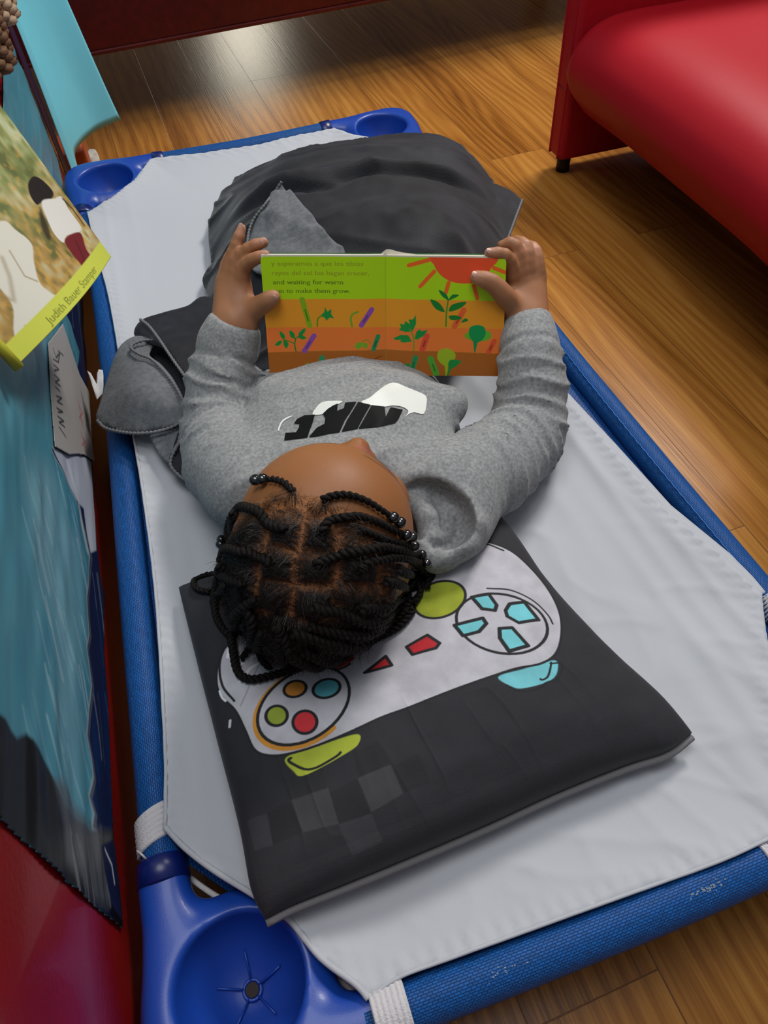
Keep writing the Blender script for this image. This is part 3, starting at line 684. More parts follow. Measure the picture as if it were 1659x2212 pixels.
def corner(sx, sy, x0, y0):
    V = CV_ * [sx, sy, 1] + [x0, y0, TZ]; Q = CQ_ if sx * sy > 0 else CQ_[:, ::-1]
    o = mesh_np('corner_bracket', V, Q, BPL, cot)
    def Wl(p): return np.asarray(p, float) * [sx, sy, 1] + [x0, y0, TZ]
    a = Acc()
    for k in range(5):
        t = .3 + k * 2 * math.pi / 5; c0 = np.array([.060, .0615, -.0325])
        a.tube([Wl(c0 + [.006 * math.cos(t), .006 * math.sin(t), .0012]), Wl(c0 + [.016 * math.cos(t), .016 * math.sin(t), .0035]), Wl(c0 + [.024 * math.cos(t), .024 * math.sin(t), .0080])], .0008, 6)
    th = np.linspace(0, 2 * np.pi, 33); a.tube(Wl(np.stack([.060 + .0062 * np.cos(th), .0615 + .0062 * np.sin(th), 0 * th - .0322], 1)), .0013, 6, caps=False)
    a.build('cup_ribs', BPL, o)
    a = Acc(); V = np.vstack([[[.060, .0615, -.0312]], np.stack([.060 + .0048 * np.cos(th[:-1]), .0615 + .0048 * np.sin(th[:-1]), 0 * th[:-1] - .0312], 1)]); a.add(Wl(V), np.array([[0, i + 1, (i + 1) % 32 + 1] for i in range(32)])); a.build('drain_hole', mat('drain_brown', (40, 26, 20), .7), o)
    tube('collar', [Wl((.016, .140, 0)), Wl((.016, .1415, 0)), Wl((.016, .158, 0)), Wl((.016, .1595, 0))], [.0165, .0192, .0182, .0165], BPD, o, 32)
    tube('collar', [Wl((.140, .016, 0)), Wl((.1415, .016, 0)), Wl((.158, .016, 0)), Wl((.1595, .016, 0))], [.0165, .0192, .0182, .0165], BPD, o, 32)
    return o
corner(1, 1, XL - .016, YN - .016); corner(-1, 1, XR + .016, YN - .016); corner(1, -1, XL - .016, YF + .016); corner(-1, -1, XR + .016, YF + .016)
# sling
def P2(l, z): return [P(*q, z=z)[:2] for q in l]
sl = [(XL, -.49), (XL + .012, 0), (XL, .45), (XL + .13, YF), (XR - .13, YF), (XR, .45), (XR - .016, 0), (XR, -.49), (XR - .13, YN), (XL + .14, YN)]
SLG = weave_mat('blue_mesh_sling', (10, 84, 160), (5, 44, 100), .0022, .5)
o = patch('sling', sl, lambda p: .1225 + .0 * p[:, 0], SLG, .012, cot, .0012)
v = np.empty(len(o.data.vertices) * 3, np.float32); o.data.vertices.foreach_get('co', v); set_uvw(o, v.reshape(-1, 3)[:, [1, 0, 2]])

# ================================================================== FITTED SHEET
SHEET = mat('white_cotton', (186, 188, 193), .9, bump=.25, bscale=1500, bdist=.0003, sheen=.1)
ZS = .144
left = P2([(190, 458), (210, 545), (236, 640), (262, 790), (290, 948), (318, 1130), (338, 1300), (350, 1480), (357, 1640), (358, 1745), (357, 1787)], ZS)
cutn = P2([(400, 1832), (462, 1880), (543, 1930), (590, 1962), (630, 1992), (692, 2068), (768, 2126), (796, 2158)], ZS)
front = P2([(860, 2112), (1000, 2060), (1200, 1988), (1400, 1916), (1560, 1858), (1659, 1812)], ZS)
right = [(XR - .02, -.465)] + P2([(1644, 1284), (1561, 1200), (1435, 1096), (1321, 968), (1213, 851), (1100, 712), (985, 520)], ZS)[0:7] + [(XR - .006, .40), (XR - .005, .45)]
far = P2([(895, 312), (830, 303), (765, 293), (722, 277), (670, 288), (560, 312), (440, 331), (325, 343), (290, 388), (240, 428)], ZS)
SHP = np.array(left + cutn + front + [(XR - .12, YN + .006)] + right + far)
SHP_d = resample(SHP, .01)
def sheet_z(p):
    d = np.full(len(p), 1e9)
    for i in range(len(SHP)): d = np.minimum(d, seg_dist(p, SHP[i - 1], SHP[i]))
    z = .1445 - .011 * (1 - np.exp(-d / .035)) - .004 * (1 - np.exp(-d / .15))
    z -= .0045 * np.exp(-((p[:, 0] + .08) ** 2 / .03 + (p[:, 1] + .1) ** 2 / .12))
    # long pulled folds along the right rail
    xr = p[:, 0] - (XR - .03 - .017 * np.sin(np.pi * np.clip((p[:, 1] + .52) / .99, 0, 1)))
    for off, am, w_, s in ((-.012, .0022, .0045, 1.3), (-.036, .0030, .006, 2.1), (-.062, .0022, .007, 3.3), (-.095, .0022, .009, 4.1), (-.128, .0016, .008, 5.0)):
        wob = .010 * vnoise(np.column_stack([p[:, 1] * 4 + s * 9, 0 * p[:, 0], 0 * p[:, 0]]), 3); amp = .5 + .5 * vnoise(np.column_stack([p[:, 1] * 5 + s, 0 * p[:, 0], 0 * p[:, 0]]), 6)
        z += am * amp * np.exp(-((xr - off - wob * min(1, -off * 14)) / w_) ** 2) * np.clip((.45 - p[:, 1]) * 4, 0, 1)
    # left side soft folds
    xl = p[:, 0] + .290
    for off, am, w_, s in ((.035, .0016, .004, 7.1), (.055, .0018, .006, 8.4), (.078, .0014, .006, 9.2)):
        wob = .012 * vnoise(np.column_stack([p[:, 1] * 3 + s * 9, 0 * p[:, 0], 0 * p[:, 0]]), 4); amp = .5 + .5 * vnoise(np.column_stack([p[:, 1] * 4 + s, 0 * p[:, 0], 0 * p[:, 0]]), 7)
        z += am * amp * np.exp(-((xl - off - wob) / w_) ** 2)
    q = np.column_stack([p, 0 * p[:, 0]])
    # creases near the pillow end
    R_ = rot(.55, 'z'); qq = q @ R_.T
    cr = 1 - np.abs(vnoise(qq * [9, 34, 1] + .35 * vnoise(q * 20, 2)[:, None], 11)); z += .0016 * cr ** 5 * np.clip((-.30 - p[:, 1]) * 6, 0, 1)
    R_ = rot(-.35, 'z'); qq = q @ R_.T
    cr = 1 - np.abs(vnoise(qq * [26, 7, 1] + .3 * vnoise(q * 18, 5)[:, None], 12)); z += .0017 * cr ** 5 * np.clip(.5 + (p[:, 0]) * 5, .15, 1)
    cr = 1 - np.abs(vnoise(q * [20, 24, 1] + .6 * vnoise(q * 30, 15)[:, None], 17)); z += .0008 * cr ** 6 * np.clip((-.45 - p[:, 1]) * 9, 0, 1)
    z += .0009 * vnoise(q * 16, 9)
    # puckered hem
    z += .0012 * np.sin(resamp_s(p) * 520) * np.exp(-((d - .006) / .006) ** 2)
    return z
def resamp_s(p):
    return np.where(np.abs(p[:, 1] - YN) < .06, p[:, 0], p[:, 1] + p[:, 0] * .7)
sheet = patch('fitted_sheet', SHP, sheet_z, SHEET, .0042); solidify(sheet, .0012)
tag(sheet, 'white fitted cotton sheet stretched over the blue cot', 'sheet')
def edge_tube(pts, r, name, m, dz=0.0, par=sheet, seg=8):
    t = catmull(pts, max(30, len(pts) * 10)); z = sheet_z(t[:, :2]) + dz; return tube(name, np.column_stack([t[:, :2], z]), r, m, par, seg)
edge_tube([*left], .0016, 'rolled_hem', SHEET, -.0004); edge_tube([left[-1], *cutn], .0022, 'rolled_hem', SHEET, -.0006)
edge_tube([cutn[-1], *front], .0014, 'rolled_hem', SHEET, -.0006)
# second (under) hem along the right rail: greyer fold of the sheet
inn = np.array([q for q in right[1:8]]); ou = inn + [.010, .0025]
pl = np.vstack([inn + [-.004, 0], ou[::-1]]); o = patch('under_hem', pl, lambda p: .1405 + 0 * p[:, 0], SHEET, .006, sheet, .0008)
# elastic straps round the tubes
def ring(c, axis, w_, name='elastic_strap', r=TR_ + .0022, tilt=0):
    c = np.array(c, float); ax = np.array(axis, float); ax /= np.linalg.norm(ax); n = 26
    path = np.array([c + ax * t for t in np.linspace(-w_ / 2, w_ / 2, n)])
    rad = r + .0005 * np.sin(np.linspace(0, 40, n)); rad[0] = rad[-1] = r - .002; V, F = tubeVF(path, rad, 40, False)
    if tilt: V = V + np.outer(V[:, 0] - c[0], ax) * tilt
    return mesh_np(name, V, F, WEL, sheet)
a0, a1 = P(330, 1738, z=TZ + .01), P(325, 1812, z=TZ + .01); ring((XL, (a0[1] + a1[1]) / 2 - .004, TZ), (0, 1, 0), .026, r=RL_ + .0022, tilt=.35)
b0, b1 = P(806, 2160, z=TZ + .01), P(866, 2140, z=TZ + .01); ring(((b0[0] + b1[0]) / 2, YN, TZ), (1, 0, 0), .024, r=.0222)
c0 = P(1662, 1850, z=TZ + .01); ring((c0[0] + .002, YN, TZ), (1, 0, 0), .014)
ring((XR, -.468, TZ), (0, 1, 0), .02, r=RL_ + .002)
# lower elastic seen through the corner gap
tube('corner_elastic', catmull([P(q[0], q[1], z=.112) for q in [(398, 1888), (450, 1925), (520, 1968), (600, 2016), (640, 2042), (690, 2085), (765, 2140)]], 40), .0022, WEL, sheet, 8)
tube('loose_thread', catmull([P(296, 1838, z=.140), P(306, 1846, z=.146), P(316, 1856, z=.142)], 10), .0008, WEL, sheet, 6)
# white forked ribbon by the cabinet
a = Acc()
RIB = mat('white_ribbon', (226, 224, 226), .6)
e = None
o = patch('ribbon_tab', P2([(189, 802), (196, 806), (207, 826), (209, 806), (214, 799), (222, 800), (222, 850), (209, 863), (203, 845)], .15), lambda p: .150 + .003 * vnoise(np.column_stack([p * 60, 0 * p[:, 0]]), 3), RIB, .002, None, .0008)
tag(o, 'white forked fabric tab standing between the blanket and the red cabinet', 'fabric tab')

# ================================================================== CUSHION
PA, PB, PCc, PD = P(385, 1268, z=.155)[:2], P(1022, 1050, z=.155)[:2], P(1488, 1592, z=.145)[:2], P(576, 1990, z=.160)[:2]
eAD = catmull([PA, *P2([(425, 1430), (470, 1600), (520, 1790), (548, 1930)], .158), PD], 60)
eDC = catmull([PD, *P2([(640, 1962), (760, 1912), (900, 1852), (1050, 1786), (1200, 1716), (1350, 1655), (1440, 1625)], .152), PCc], 60)
eBC = catmull([PB, *P2([(1105, 1160), (1175, 1265), (1250, 1352), (1330, 1432), (1420, 1510)], .150), PCc], 60)
eAB = catmull([PA, PA * .66 + PB * .34 + [.0, -.012], PA * .33 + PB * .67 + [0, -.012], PB], 60)
def coons(u, v):   # u along A->B, v along A->D
    def S(c, t):
        k = t * 59; i = np.clip(k.astype(int), 0, 58); f = (k - i)[:, None]; return c[i] * (1 - f) + c[i + 1] * f
    U, V = u[:, None], v[:, None]
    return (1 - V) * S(eAB, u) + V * S(eDC, u) + (1 - U) * S(eAD, v) + U * S(eBC, v) - ((1 - U) * (1 - V) * PA + U * (1 - V) * PB + (1 - U) * V * PD + U * V * PCc)
HEADC = P(694, 1192, z=.248)
def pil_top(u, v):
    xy = coons(u, v); a = np.clip(1 - (2 * u - 1) ** 2, 0, 1); b = np.clip(1 - (2 * v - 1) ** 2, 0, 1)
    seam = .153 + .014 * (u * 0 + (1 - u) ** 2 * v ** 2) ; pf = (a * b) ** .34
    z = seam + .046 * pf
    r2 = ((xy - HEADC[:2]) ** 2).sum(1); z -= .030 * np.exp(-r2 / .0075) * pf
    q = np.column_stack([u * 11, v * 11, 0 * u]); z += pf ** .5 * (.0022 * vnoise(q * .45, 21) + .0008 * vnoise(q * 1.6, 22))
    e = (1 - pf); cr = 1 - np.abs(vnoise(np.column_stack([u * 26, v * 5, 0 * u]), 23)); z += .0022 * cr ** 4 * np.clip((v - .6) * 2, 0, 1) * pf * (1 - v) * 5
    return np.column_stack([xy, z])
# coarse surface for mapping traced outlines of the print
cu, cvv = np.meshgrid(np.linspace(0, 1, 121), np.linspace(0, 1, 121), indexing='ij'); CP = pil_top(cu.ravel(), cvv.ravel())
gf = gridF(121, 121); pb = BVHTree.FromPolygons([tuple(x) for x in CP.tolist()], [tuple(x) for x in gf.tolist()])
PW, PH = 760, 740
def pil_uv(px, py):
    d = Vector(ray(px, py)).normalized(); l, n, i, t = pb.ray_cast(Vector(CAM), d)
    if l is None:
        l, n, i, t2 = pb.find_nearest(Vector(P(px, py, z=.175)))
    f = gf[i]; p0 = CP[f[0]]; e1 = CP[f[1]] - p0; e2 = CP[f[3]] - p0; r = np.linalg.lstsq(np.stack([e1, e2], 1), np.array(l) - p0, rcond=None)[0]
    k = f[0]; return [(k // 121 + np.clip(r[0], 0, 1)) / 120 * PW, (k % 121 + np.clip(r[1], 0, 1)) / 120 * PH]
cv = Canvas(PW, PH, (31, 31, 37))
def z5(l): return np.array([pil_uv(360 + x / 1.885, 1100 + y / 1.885) for x, y in l])
def S5(l, n=6): return z5(smooth_poly(l, n).tolist())
BK_ = (20, 20, 24)
# tone-on-tone squares
def zq(l): return np.array([pil_uv(260 + x / 1.975, 1650 + y / 1.975) for x, y in l])
for q, c in [([(625, 210), (720, 155), (775, 290), (650, 345)], (22, 22, 26)), ([(885, 125), (1010, 60), (1070, 210), (930, 255)], (22, 22, 26)), ([(1160, 10), (1270, -45), (1320, 80), (1205, 125)], (22, 22, 26)),
             ([(1010, 60), (1150, 0), (1205, 125), (1070, 205)], (58, 58, 62)), ([(725, 155), (885, 100), (930, 255), (780, 290)], (56, 56, 60)), ([(930, 255), (1070, 210), (1120, 330), (990, 390)], (48, 48, 53)), ([(540, 240), (625, 210), (650, 345), (570, 370)], (48, 48, 53)), ([(990, -50), (1100, -100), (1150, 0), (1015, 55)], (24, 24, 28)), ([(700, 60), (860, 10), (880, 100), (725, 150)], (26, 26, 30))]:
    cv.poly(zq(q), c, .85, 1.2)
body = [(1090, 200), (1130, 150), (1200, 125), (1290, 130), (1400, 170), (1490, 250), (1560, 340), (1600, 430), (1604, 520), (1580, 590), (1520, 628), (1420, 648), (1320, 680), (1200, 722), (1100, 760), (980, 808), (870, 848), (740, 908), (600, 965), (480, 998), (405, 1000), (355, 975), (320, 900), (280, 820), (225, 765), (205, 720), (205, 650), (225, 590), (260, 545), (400, 470), (700, 380), (950, 350), (1080, 290)]
cv.poly(S5([(485, 1010), (640, 955), (775, 915), (775, 960), (700, 1010), (600, 1065), (545, 1085), (520, 1070)]), (170, 182, 52), 1, 1)
cv.poly(S5([(1348, 682), (1450, 650), (1578, 615), (1584, 672), (1540, 705), (1450, 728), (1405, 722)]), (112, 190, 198), 1, 1)
cv.line(S5([(1340, 680), (1380, 715), (1430, 740), (1500, 735), (1545, 705), (1590, 690), (1590, 625)])[6:-4], BK_, 4); cv.line(S5([(1520, 690), (1550, 680), (1562, 620)])[:12], BK_, 4)
cv.poly(S5(body), (186, 184, 190), 1, 1); cv.line(np.vstack([S5(body), S5(body)[:1]]), BK_, 5)
cv.line(S5([(505, 1012), (530, 1045), (580, 1058), (640, 1035), (702, 985)])[:24], BK_, 5)
cv.poly(S5([(545, 640), (600, 618), (760, 600), (730, 632), (680, 655), (620, 672), (570, 668)]), (196, 34, 42), 1, 1); cv.line(S5([(545, 640), (600, 680), (680, 660), (740, 625)])[:18], BK_, 5)
cv.poly(z5(ellp(1110, 368, 108, 70, -18)), (150, 160, 34), 1, 1); cv.line(z5(ellp(1110, 368, 108, 72, -18)), BK_, 6)
cv.line(z5(ellp(1363, 466, 188, 119, 12)), BK_, 6)
TEAL = (112, 196, 204)
for q in [[(1240, 358), (1310, 345), (1342, 390), (1335, 412), (1282, 405)], [(1378, 412), (1395, 385), (1455, 378), (1512, 450), (1432, 462), (1385, 436)], [(1170, 472), (1285, 443), (1300, 465), (1270, 498), (1205, 515)], [(1353, 485), (1405, 482), (1470, 555), (1392, 578), (1355, 525)]]:
    p = z5(q); cv.poly(p, TEAL, 1, 1); cv.line(np.vstack([p, p[:1]]), BK_, 8)
for q in [[(975, 560), (1060, 512), (1110, 545), (1095, 565), (1000, 592)], [(805, 665), (890, 598), (915, 635)]]:
    p = z5(q); cv.poly(p, (190, 30, 40), 1, 1); cv.line(np.vstack([p, p[:1]]), BK_, 7)
cv.line(z5(ellp(556, 806, 214, 140, -33, 60, 75, 270)), (206, 140, 44), 11)
cv.poly(z5(ellp(556, 800, 205, 135, -33)), (190, 188, 194), 1, 1); cv.line(z5(ellp(556, 800, 205, 135, -33)), BK_, 6)
for cx_, cy_, rx, ry, c in [(522, 731, 46, 32, (208, 134, 44)), (650, 729, 56, 37, (84, 166, 178)), (447, 840, 44, 40, (146, 164, 48)), (562, 866, 49, 46, (208, 46, 54))]:
    cv.poly(z5(ellp(cx_, cy_, rx, ry, -15)), c, 1, 1); cv.line(z5(ellp(cx_, cy_, rx, ry, -15)), BK_, 6)
def open5(l, w=5, c=BK_): cv.line(np.array([pil_uv(360 + x / 1.885, 1100 + y / 1.885) for x, y in catmull(l, 30)]), c, w)
open5([(1130, 255), (1150, 200), (1200, 152), (1290, 140), (1370, 168)]); open5([(1303, 322), (1400, 330), (1490, 372), (1550, 430), (1570, 466)], 4)
open5([(232, 560), (215, 640), (228, 720), (275, 780)], 5); open5([(250, 600), (262, 560), (300, 520)], 9, (232, 232, 236)); open5([(215, 740), (225, 765), (240, 780)], 4, (232, 232, 236))
open5([(285, 640), (340, 600), (400, 590)], 9, (226, 226, 232)); open5([(300, 700), (350, 640), (420, 620)], 6, (226, 226, 232)); open5([(258, 860), (256, 885)], 5, (210, 210, 214)); open5([(300, 800), (400, 600), (520, 560)], 3, (150, 150, 158))
X, Y = np.meshgrid(np.arange(PW), np.arange(PH), indexing='ij'); uu, vv = (X / (PW - 1)).ravel(), (Y / (PH - 1)).ravel()
VT = pil_top(uu, vv); ct = cv.a.transpose(1, 0, 2).reshape(-1, 3)
cush = empty('cushion', (-.05, -.42, 0)); tag(cush, 'charcoal square cushion printed with a game controller under the child\'s head', 'cushion')
CUSH = mat('printed_velour', attr=True, rough=.8, sheen=.08, bump=.35, bscale=900, bdist=.0006, var=.12, vscale=60)
def par(o, e): o.parent = e; o.matrix_parent_inverse = Matrix.Translation(-e.location); return o
par(mesh_np('printed_front', VT, gridF(PW, PH)[:, ::-1], CUSH, None, True, ct), cush)
n = 90; u, v = np.meshgrid(np.linspace(0, 1, n), np.linspace(0, 1, n), indexing='ij'); u, v = u.ravel(), v.ravel(); tp = pil_top(u, v)
a = np.clip(1 - (2 * u - 1) ** 2, 0, 1); b = np.clip(1 - (2 * v - 1) ** 2, 0, 1); bt = tp.copy(); ctr = tp[:, :2].mean(0)
bt[:, 2] = .153 + .014 * (1 - u) ** 2 * v ** 2 - .0085 * np.minimum(1, (a * b) ** .35 * 1.4); bt[:, 1] -= .004 * (a * b) ** .3 * v; 
GRB = mat('grey_cushion_back', (118, 116, 118), .85, bump=.3, bscale=800)
par(mesh_np('back_cover', bt, gridF(n, n), GRB), cush)
pp = np.vstack([np.column_stack([eDC, 0 * eDC[:, 0] + .155])]); bnd = pil_top(np.linspace(0, 1, 60), np.ones(60)); bnd[:, 2] -= .0035; bnd[:, 1] -= .002
par(tube('seam_flange', bnd, .0028, GRB, None, 8), cush)
pil_bvh = pb
# ================================================================== CHILD
vD = np.array([math.sin(.267), math.cos(.267), 0]); uD = np.array([math.cos(.267), -math.sin(.267), 0]); zD = np.array([0, 0, 1.])
HC = P(690, 1196, z=.250)
fA = zD * .70 + uD * .38 + vD * .63; fA /= np.linalg.norm(fA)
cA = -vD * .96 - uD * .25 + zD * .3; cA -= fA * (cA @ fA); cA /= np.linalg.norm(cA)
lA = np.cross(cA, fA); lA /= np.linalg.norm(lA)     # lateral
if lA @ uD < 0: lA = -lA
HR = np.stack([lA, fA, cA], 1)
def H(l, f, c): return HC + HR @ np.array([l, f, c])
S0 = np.array([-.056, -.238, .182])
def he(l, f, c, a, b, d, k): return (ell(H(l, f, c), (a, b, d), HR), k)
head = [he(0, 0, 0, .0685, .083, .071, .01), he(0, .030, .008, .058, .052, .052, .02), he(0, .020, -.045, .056, .056, .058, .02),
        he(.030, .050, -.044, .023, .022, .022, .012), he(-.030, .050, -.044, .023, .022, .022, .012), (cap(H(0, .055, -.084), H(0, .058, -.088), .016, .015), .015),
        he(.027, .079, -.016, .014, .010, .009, -.006), he(-.027, .079, -.016, .014, .010, .009, -.006),
        he(.027, .0665, -.017, .0125, .012, .0105, .003), he(-.027, .0665, -.017, .0125, .012, .0105, .003),
        (cap(H(0, .074, -.014), H(0, .083, -.038), .0065, .0100), .008), he(.0105, .078, -.041, .0062, .0070, .006, .004), he(-.0105, .078, -.041, .0062, .0070, .006, .004),
        he(0, .076, -.060, .017, .0085, .0048, .004), he(0, .074, -.068, .015, .008, .0048, .003),
        he(.067, -.004, -.030, .007, .016, .024, .004), he(-.067, -.004, -.030, .007, .016, .024, .004),
        (cap(H(0, -.010, -.060), S0 + [0, 0, .008], .036, .040), .018)]
torso = [(ell(S0 + vD * .045, (.088, .085, .046), np.stack([uD, vD, zD], 1)), .03), (ell(S0 + vD * .130 + [0, 0, -.022], (.085, .09, .028), np.stack([uD, vD, zD], 1)), .03), (ell(S0 + vD * .24 + [0, 0, -.022], (.085, .07, .030), np.stack([uD, vD, zD], 1)), .03)]
# arms (centre lines)
AL = [P(548, 1058, z=.196), P(492, 1000, z=.178), P(474, 925, z=.168), P(480, 820, z=.200), P(494, 745, z=.226), D(507, 702, .744)]
AR = [P(972, 1060, z=.196), P(1062, 1010, z=.182), P(1140, 935, z=.170), P(1148, 850, z=.196), P(1146, 770, z=.222), D(1140, 694, .744)]
arms = [(c, .012) for A in (AL, AR) for c in chain(A, [.024, .025, .024, .023, .020, .0175])]
def DD(l): return [D(*q) for q in l]
hands = []
def fing(pts, rads, k=.0035):
    for c in chain(catmull(DD(pts), 7), np.interp(np.linspace(0, 1, 7), np.linspace(0, 1, len(rads)), rads)): hands.append((c, k))
HDL = .744
# image-left hand
for a_, b_, r0, r1 in [((482, 706, HDL), (484, 612, .748), .0125, .0090), ((500, 708, HDL), (497, 602, .745), .0150, .0095), ((520, 708, .744), (513, 604, .742), .0140, .0095), ((530, 704, .744), (526, 618, .740), .0110, .0085)]:
    hands.append((cap(D(*a_), D(*b_), r0, r1), .009))
hands.append((cap(D(512, 690, .742), D(548, 668, .739), .0150, .0105), .010))
fing([(545, 670, .736), (566, 658, .728), (580, 648, .720), (593, 640, .715)], [.0098, .0082, .0072, .0060], .006)
fing([(523, 612, .737), (526, 580, .728), (546, 561, .718), (573, 551, .711)], [.0080, .0066, .0060, .0050])
fing([(506, 604, .740), (512, 562, .732), (541, 535, .724), (569, 524, .720)], [.0082, .0066, .0060, .0052])
fing([(492, 602, .744), (498, 562, .738), (510, 530, .733), (522, 494, .730)], [.0080, .0064, .0058, .0048])
fing([(481, 622, .750), (486, 580, .750), (497, 552, .748), (510, 531, .748)], [.0075, .0058, .0052, .0045])
# image-right hand
for a_, b_, r0, r1 in [((1116, 700, .744), (1112, 612, .740), .0125, .0095), ((1130, 700, .744), (1128, 600, .740), .0155, .0098), ((1146, 692, .744), (1145, 594, .742), .0150, .0095), ((1158, 684, .745), (1162, 596, .746), .0125, .0085)]:
    hands.append((cap(D(*a_), D(*b_), r0, r1), .009))
hands.append((cap(D(1128, 682, .742), D(1100, 652, .735), .0150, .0105), .010))
fing([(1101, 654, .728), (1086, 634, .717), (1062, 610, .7105), (1029, 599, .7095)], [.0100, .0082, .0074, .0064], .006)
fing([(1112, 608, .735), (1104, 570, .720), (1088, 550, .710), (1057, 546, .707)], [.0086, .0070, .0062, .0050])
fing([(1128, 600, .735), (1122, 553, .724), (1108, 526, .720), (1084, 530, .722)], [.0086, .0068, .0062, .0050])
fing([(1146, 594, .738), (1141, 560, .730), (1137, 532, .728), (1116, 518, .736)], [.0084, .0066, .0058, .0048])
fing([(1163, 598, .742), (1162, 566, .736), (1157, 540, .735), (1145, 528, .742)], [.0076, .0060, .0052, .0044])
FB = rsmin([head[0]] + head[1:] + torso + arms + hands, gate=.02)
BV, BQ = surfnet(FB, .0016); BV = relax(BV, BQ, 1, .4)
# skin colour
_hm = np.linalg.norm(BV - HC, axis=1) < .13; _k = _hm[BQ].all(1); _re = np.full(len(BV), -1); _us = np.unique(BQ[_k]); _re[_us] = np.arange(len(_us))
_hb = BVHTree.FromPolygons([tuple(x) for x in BV[_us].tolist()], [tuple(x) for x in _re[BQ[_k]].tolist()])
def skin_line(l):
    q = [hit(_hb, *p_, 0) for p_ in catmull(l, 16)]; q = [x for x in q if x is not None]; d_ = np.full(len(BV), 1.0)
    for i in range(len(q) - 1): d_ = np.minimum(d_, seg_dist(BV, q[i], q[i + 1]))
    return d_
loc = (BV - HC) @ HR; base = lin((158, 106, 70)); bc = np.tile(base, (len(BV), 1))
nz = vnoise(BV * 60, 3)[:, None]; bc *= 1 + .06 * nz
def tint(mask, c): bc[:] = bc + (lin(c) - bc) * np.clip(mask, 0, 1)[:, None]
inhead = np.linalg.norm(loc, axis=1) < .14
tint(inhead * .7, (150, 94, 48))
lips = np.exp(-((loc[:, 0] / .019) ** 4 + ((loc[:, 2] + .065) / .0095) ** 4)) * (loc[:, 1] > .066) * inhead; tint(lips * .9, (158, 84, 78))
brow = sum(np.exp(-(((loc[:, 0] - s_ * .027) / .017) ** 4 + ((loc[:, 2] - .004 + abs(loc[:, 0] * 0)) / .0035) ** 4)) for s_ in (-1, 1)) * (loc[:, 1] > .055) * inhead; tint(brow * .8, (48, 28, 20))
lash = sum(np.exp(-(((loc[:, 0] - s_ * .027) / .0125) ** 4 + ((loc[:, 2] + .024 - 12 * (loc[:, 0] - s_ * .027) ** 2) / .0016) ** 2)) for s_ in (-1, 1)) * (loc[:, 1] > .055) * inhead; tint(lash * .9, (30, 18, 14))
for q in [(593, 640, .715), (573, 551, .711), (569, 524, .720), (522, 494, .730), (1029, 599, .7095), (1057, 546, .707), (1136, 531, .728), (1158, 541, .735)]:
    d = np.linalg.norm(BV - D(*q), axis=1); tint(np.exp(-(d / .0095) ** 2) * .55, (214, 158, 132))
handm = np.exp(-(np.minimum(np.linalg.norm(BV - D(520, 660, .74), axis=1), np.linalg.norm(BV - D(1128, 640, .738), axis=1)) / .055) ** 2)
tint(handm * .4, (188, 134, 100))
tint(np.exp(-(skin_line([(792, 986), (815, 1000), (840, 1019), (858, 1036)]) / .0022) ** 2) * .55, (60, 34, 22)); tint(np.exp(-(skin_line([(776, 966), (790, 970), (800, 982)]) / .004) ** 2) * .6, (176, 100, 92))
# knuckle creases
SKIN = mat('brown_skin', attr=True, rough=.52, bump=.18, bscale=420, bdist=.0005, subs=.12, spec=.4)
person = mesh_np('person', BV, BQ, SKIN, None, True, bc)
tag(person, 'child in grey hoodie lying on the cot, head on cushion, holding open picture book', 'person')
NAIL = mat('fingernail', (206, 158, 138), .3, coat=.4)
def nail(tip, prev, r, side):
    t = D(*tip); pr_ = D(*prev); ax = t - pr_; ax /= np.linalg.norm(ax); vw = CAM - t; vw -= ax * (vw @ ax); vw /= np.linalg.norm(vw); sd = np.cross(ax, vw); n = vw * math.cos(side) + sd * math.sin(side)
    b = np.cross(n, ax); c = t + ax * r * .15 + n * r * .86
    a_ = Acc(); U, Vv = np.meshgrid(np.linspace(0, 1, 7), np.linspace(0, 2 * np.pi, 17)[:-1], indexing='ij')
    V = c + (U * np.cos(Vv)).ravel()[:, None] * b * r * .62 + (U * np.sin(Vv)).ravel()[:, None] * ax * r * .8 - ((U * np.cos(Vv)) ** 2).ravel()[:, None] * n * r * .3 + n * .0002
    o = mesh_np('fingernail', V, gridF(7, 16, cv=True), NAIL, person); solidify(o, .0004)
nail((593, 640, .715), (580, 648, .720), .0062, .35); nail((573, 551, .711), (546, 561, .718), .0050, -.4); nail((569, 524, .720), (541, 535, .724), .0052, -.4); nail((522, 494, .730), (510, 530, .733), .0048, -.5)
nail((1029, 599, .7095), (1062, 610, .7105), .0064, .5); nail((1057, 546, .707), (1088, 550, .710), .0050, .5)
nail((1137, 533, .728), (1141, 560, .730), .0056, 0); nail((1157, 541, .735), (1162, 566, .736), .0050, 0)

# ---- hoodie
RU = np.stack([uD, vD, zD], 1)
hd = [(ell(S0 + vD * .048 + [0, 0, .0], (.112, .100, .062), RU), .02), (ell(S0 + vD * .120 + [0, 0, -.014], (.112, .080, .042), RU), .03), (ell(S0 + vD * .200 + [0, 0, -.034], (.112, .055, .030), RU), .025),
      (cap(AL[0] + [0, 0, -.004], AR[0] + [0, 0, -.004], .040, .040), .03), (cap(P(600, 862, z=.198), P(975, 872, z=.196), .017, .017), .025)]
for A in (AL, AR):
    for c in chain(A[:-1] + [A[-2] * .45 + A[-1] * .55], [.046, .043, .0385, .035, .031, .0285]): hd.append((c, .007))
# cuffs
cuffs = []
for A in (AL, AR):
    ax = A[-1] - A[-2]; ax /= np.linalg.norm(ax); e = A[-1] + ax * .004; s_ = e - ax * .030; sd_ = np.cross(ax, CAM - e); sd_ /= np.linalg.norm(sd_)
    for off in (-.005, .005): hd.append((cap(s_ + sd_ * off, e + sd_ * off, .0235, .0205), .004))
    cuffs.append((s_, e, ax, sd_))
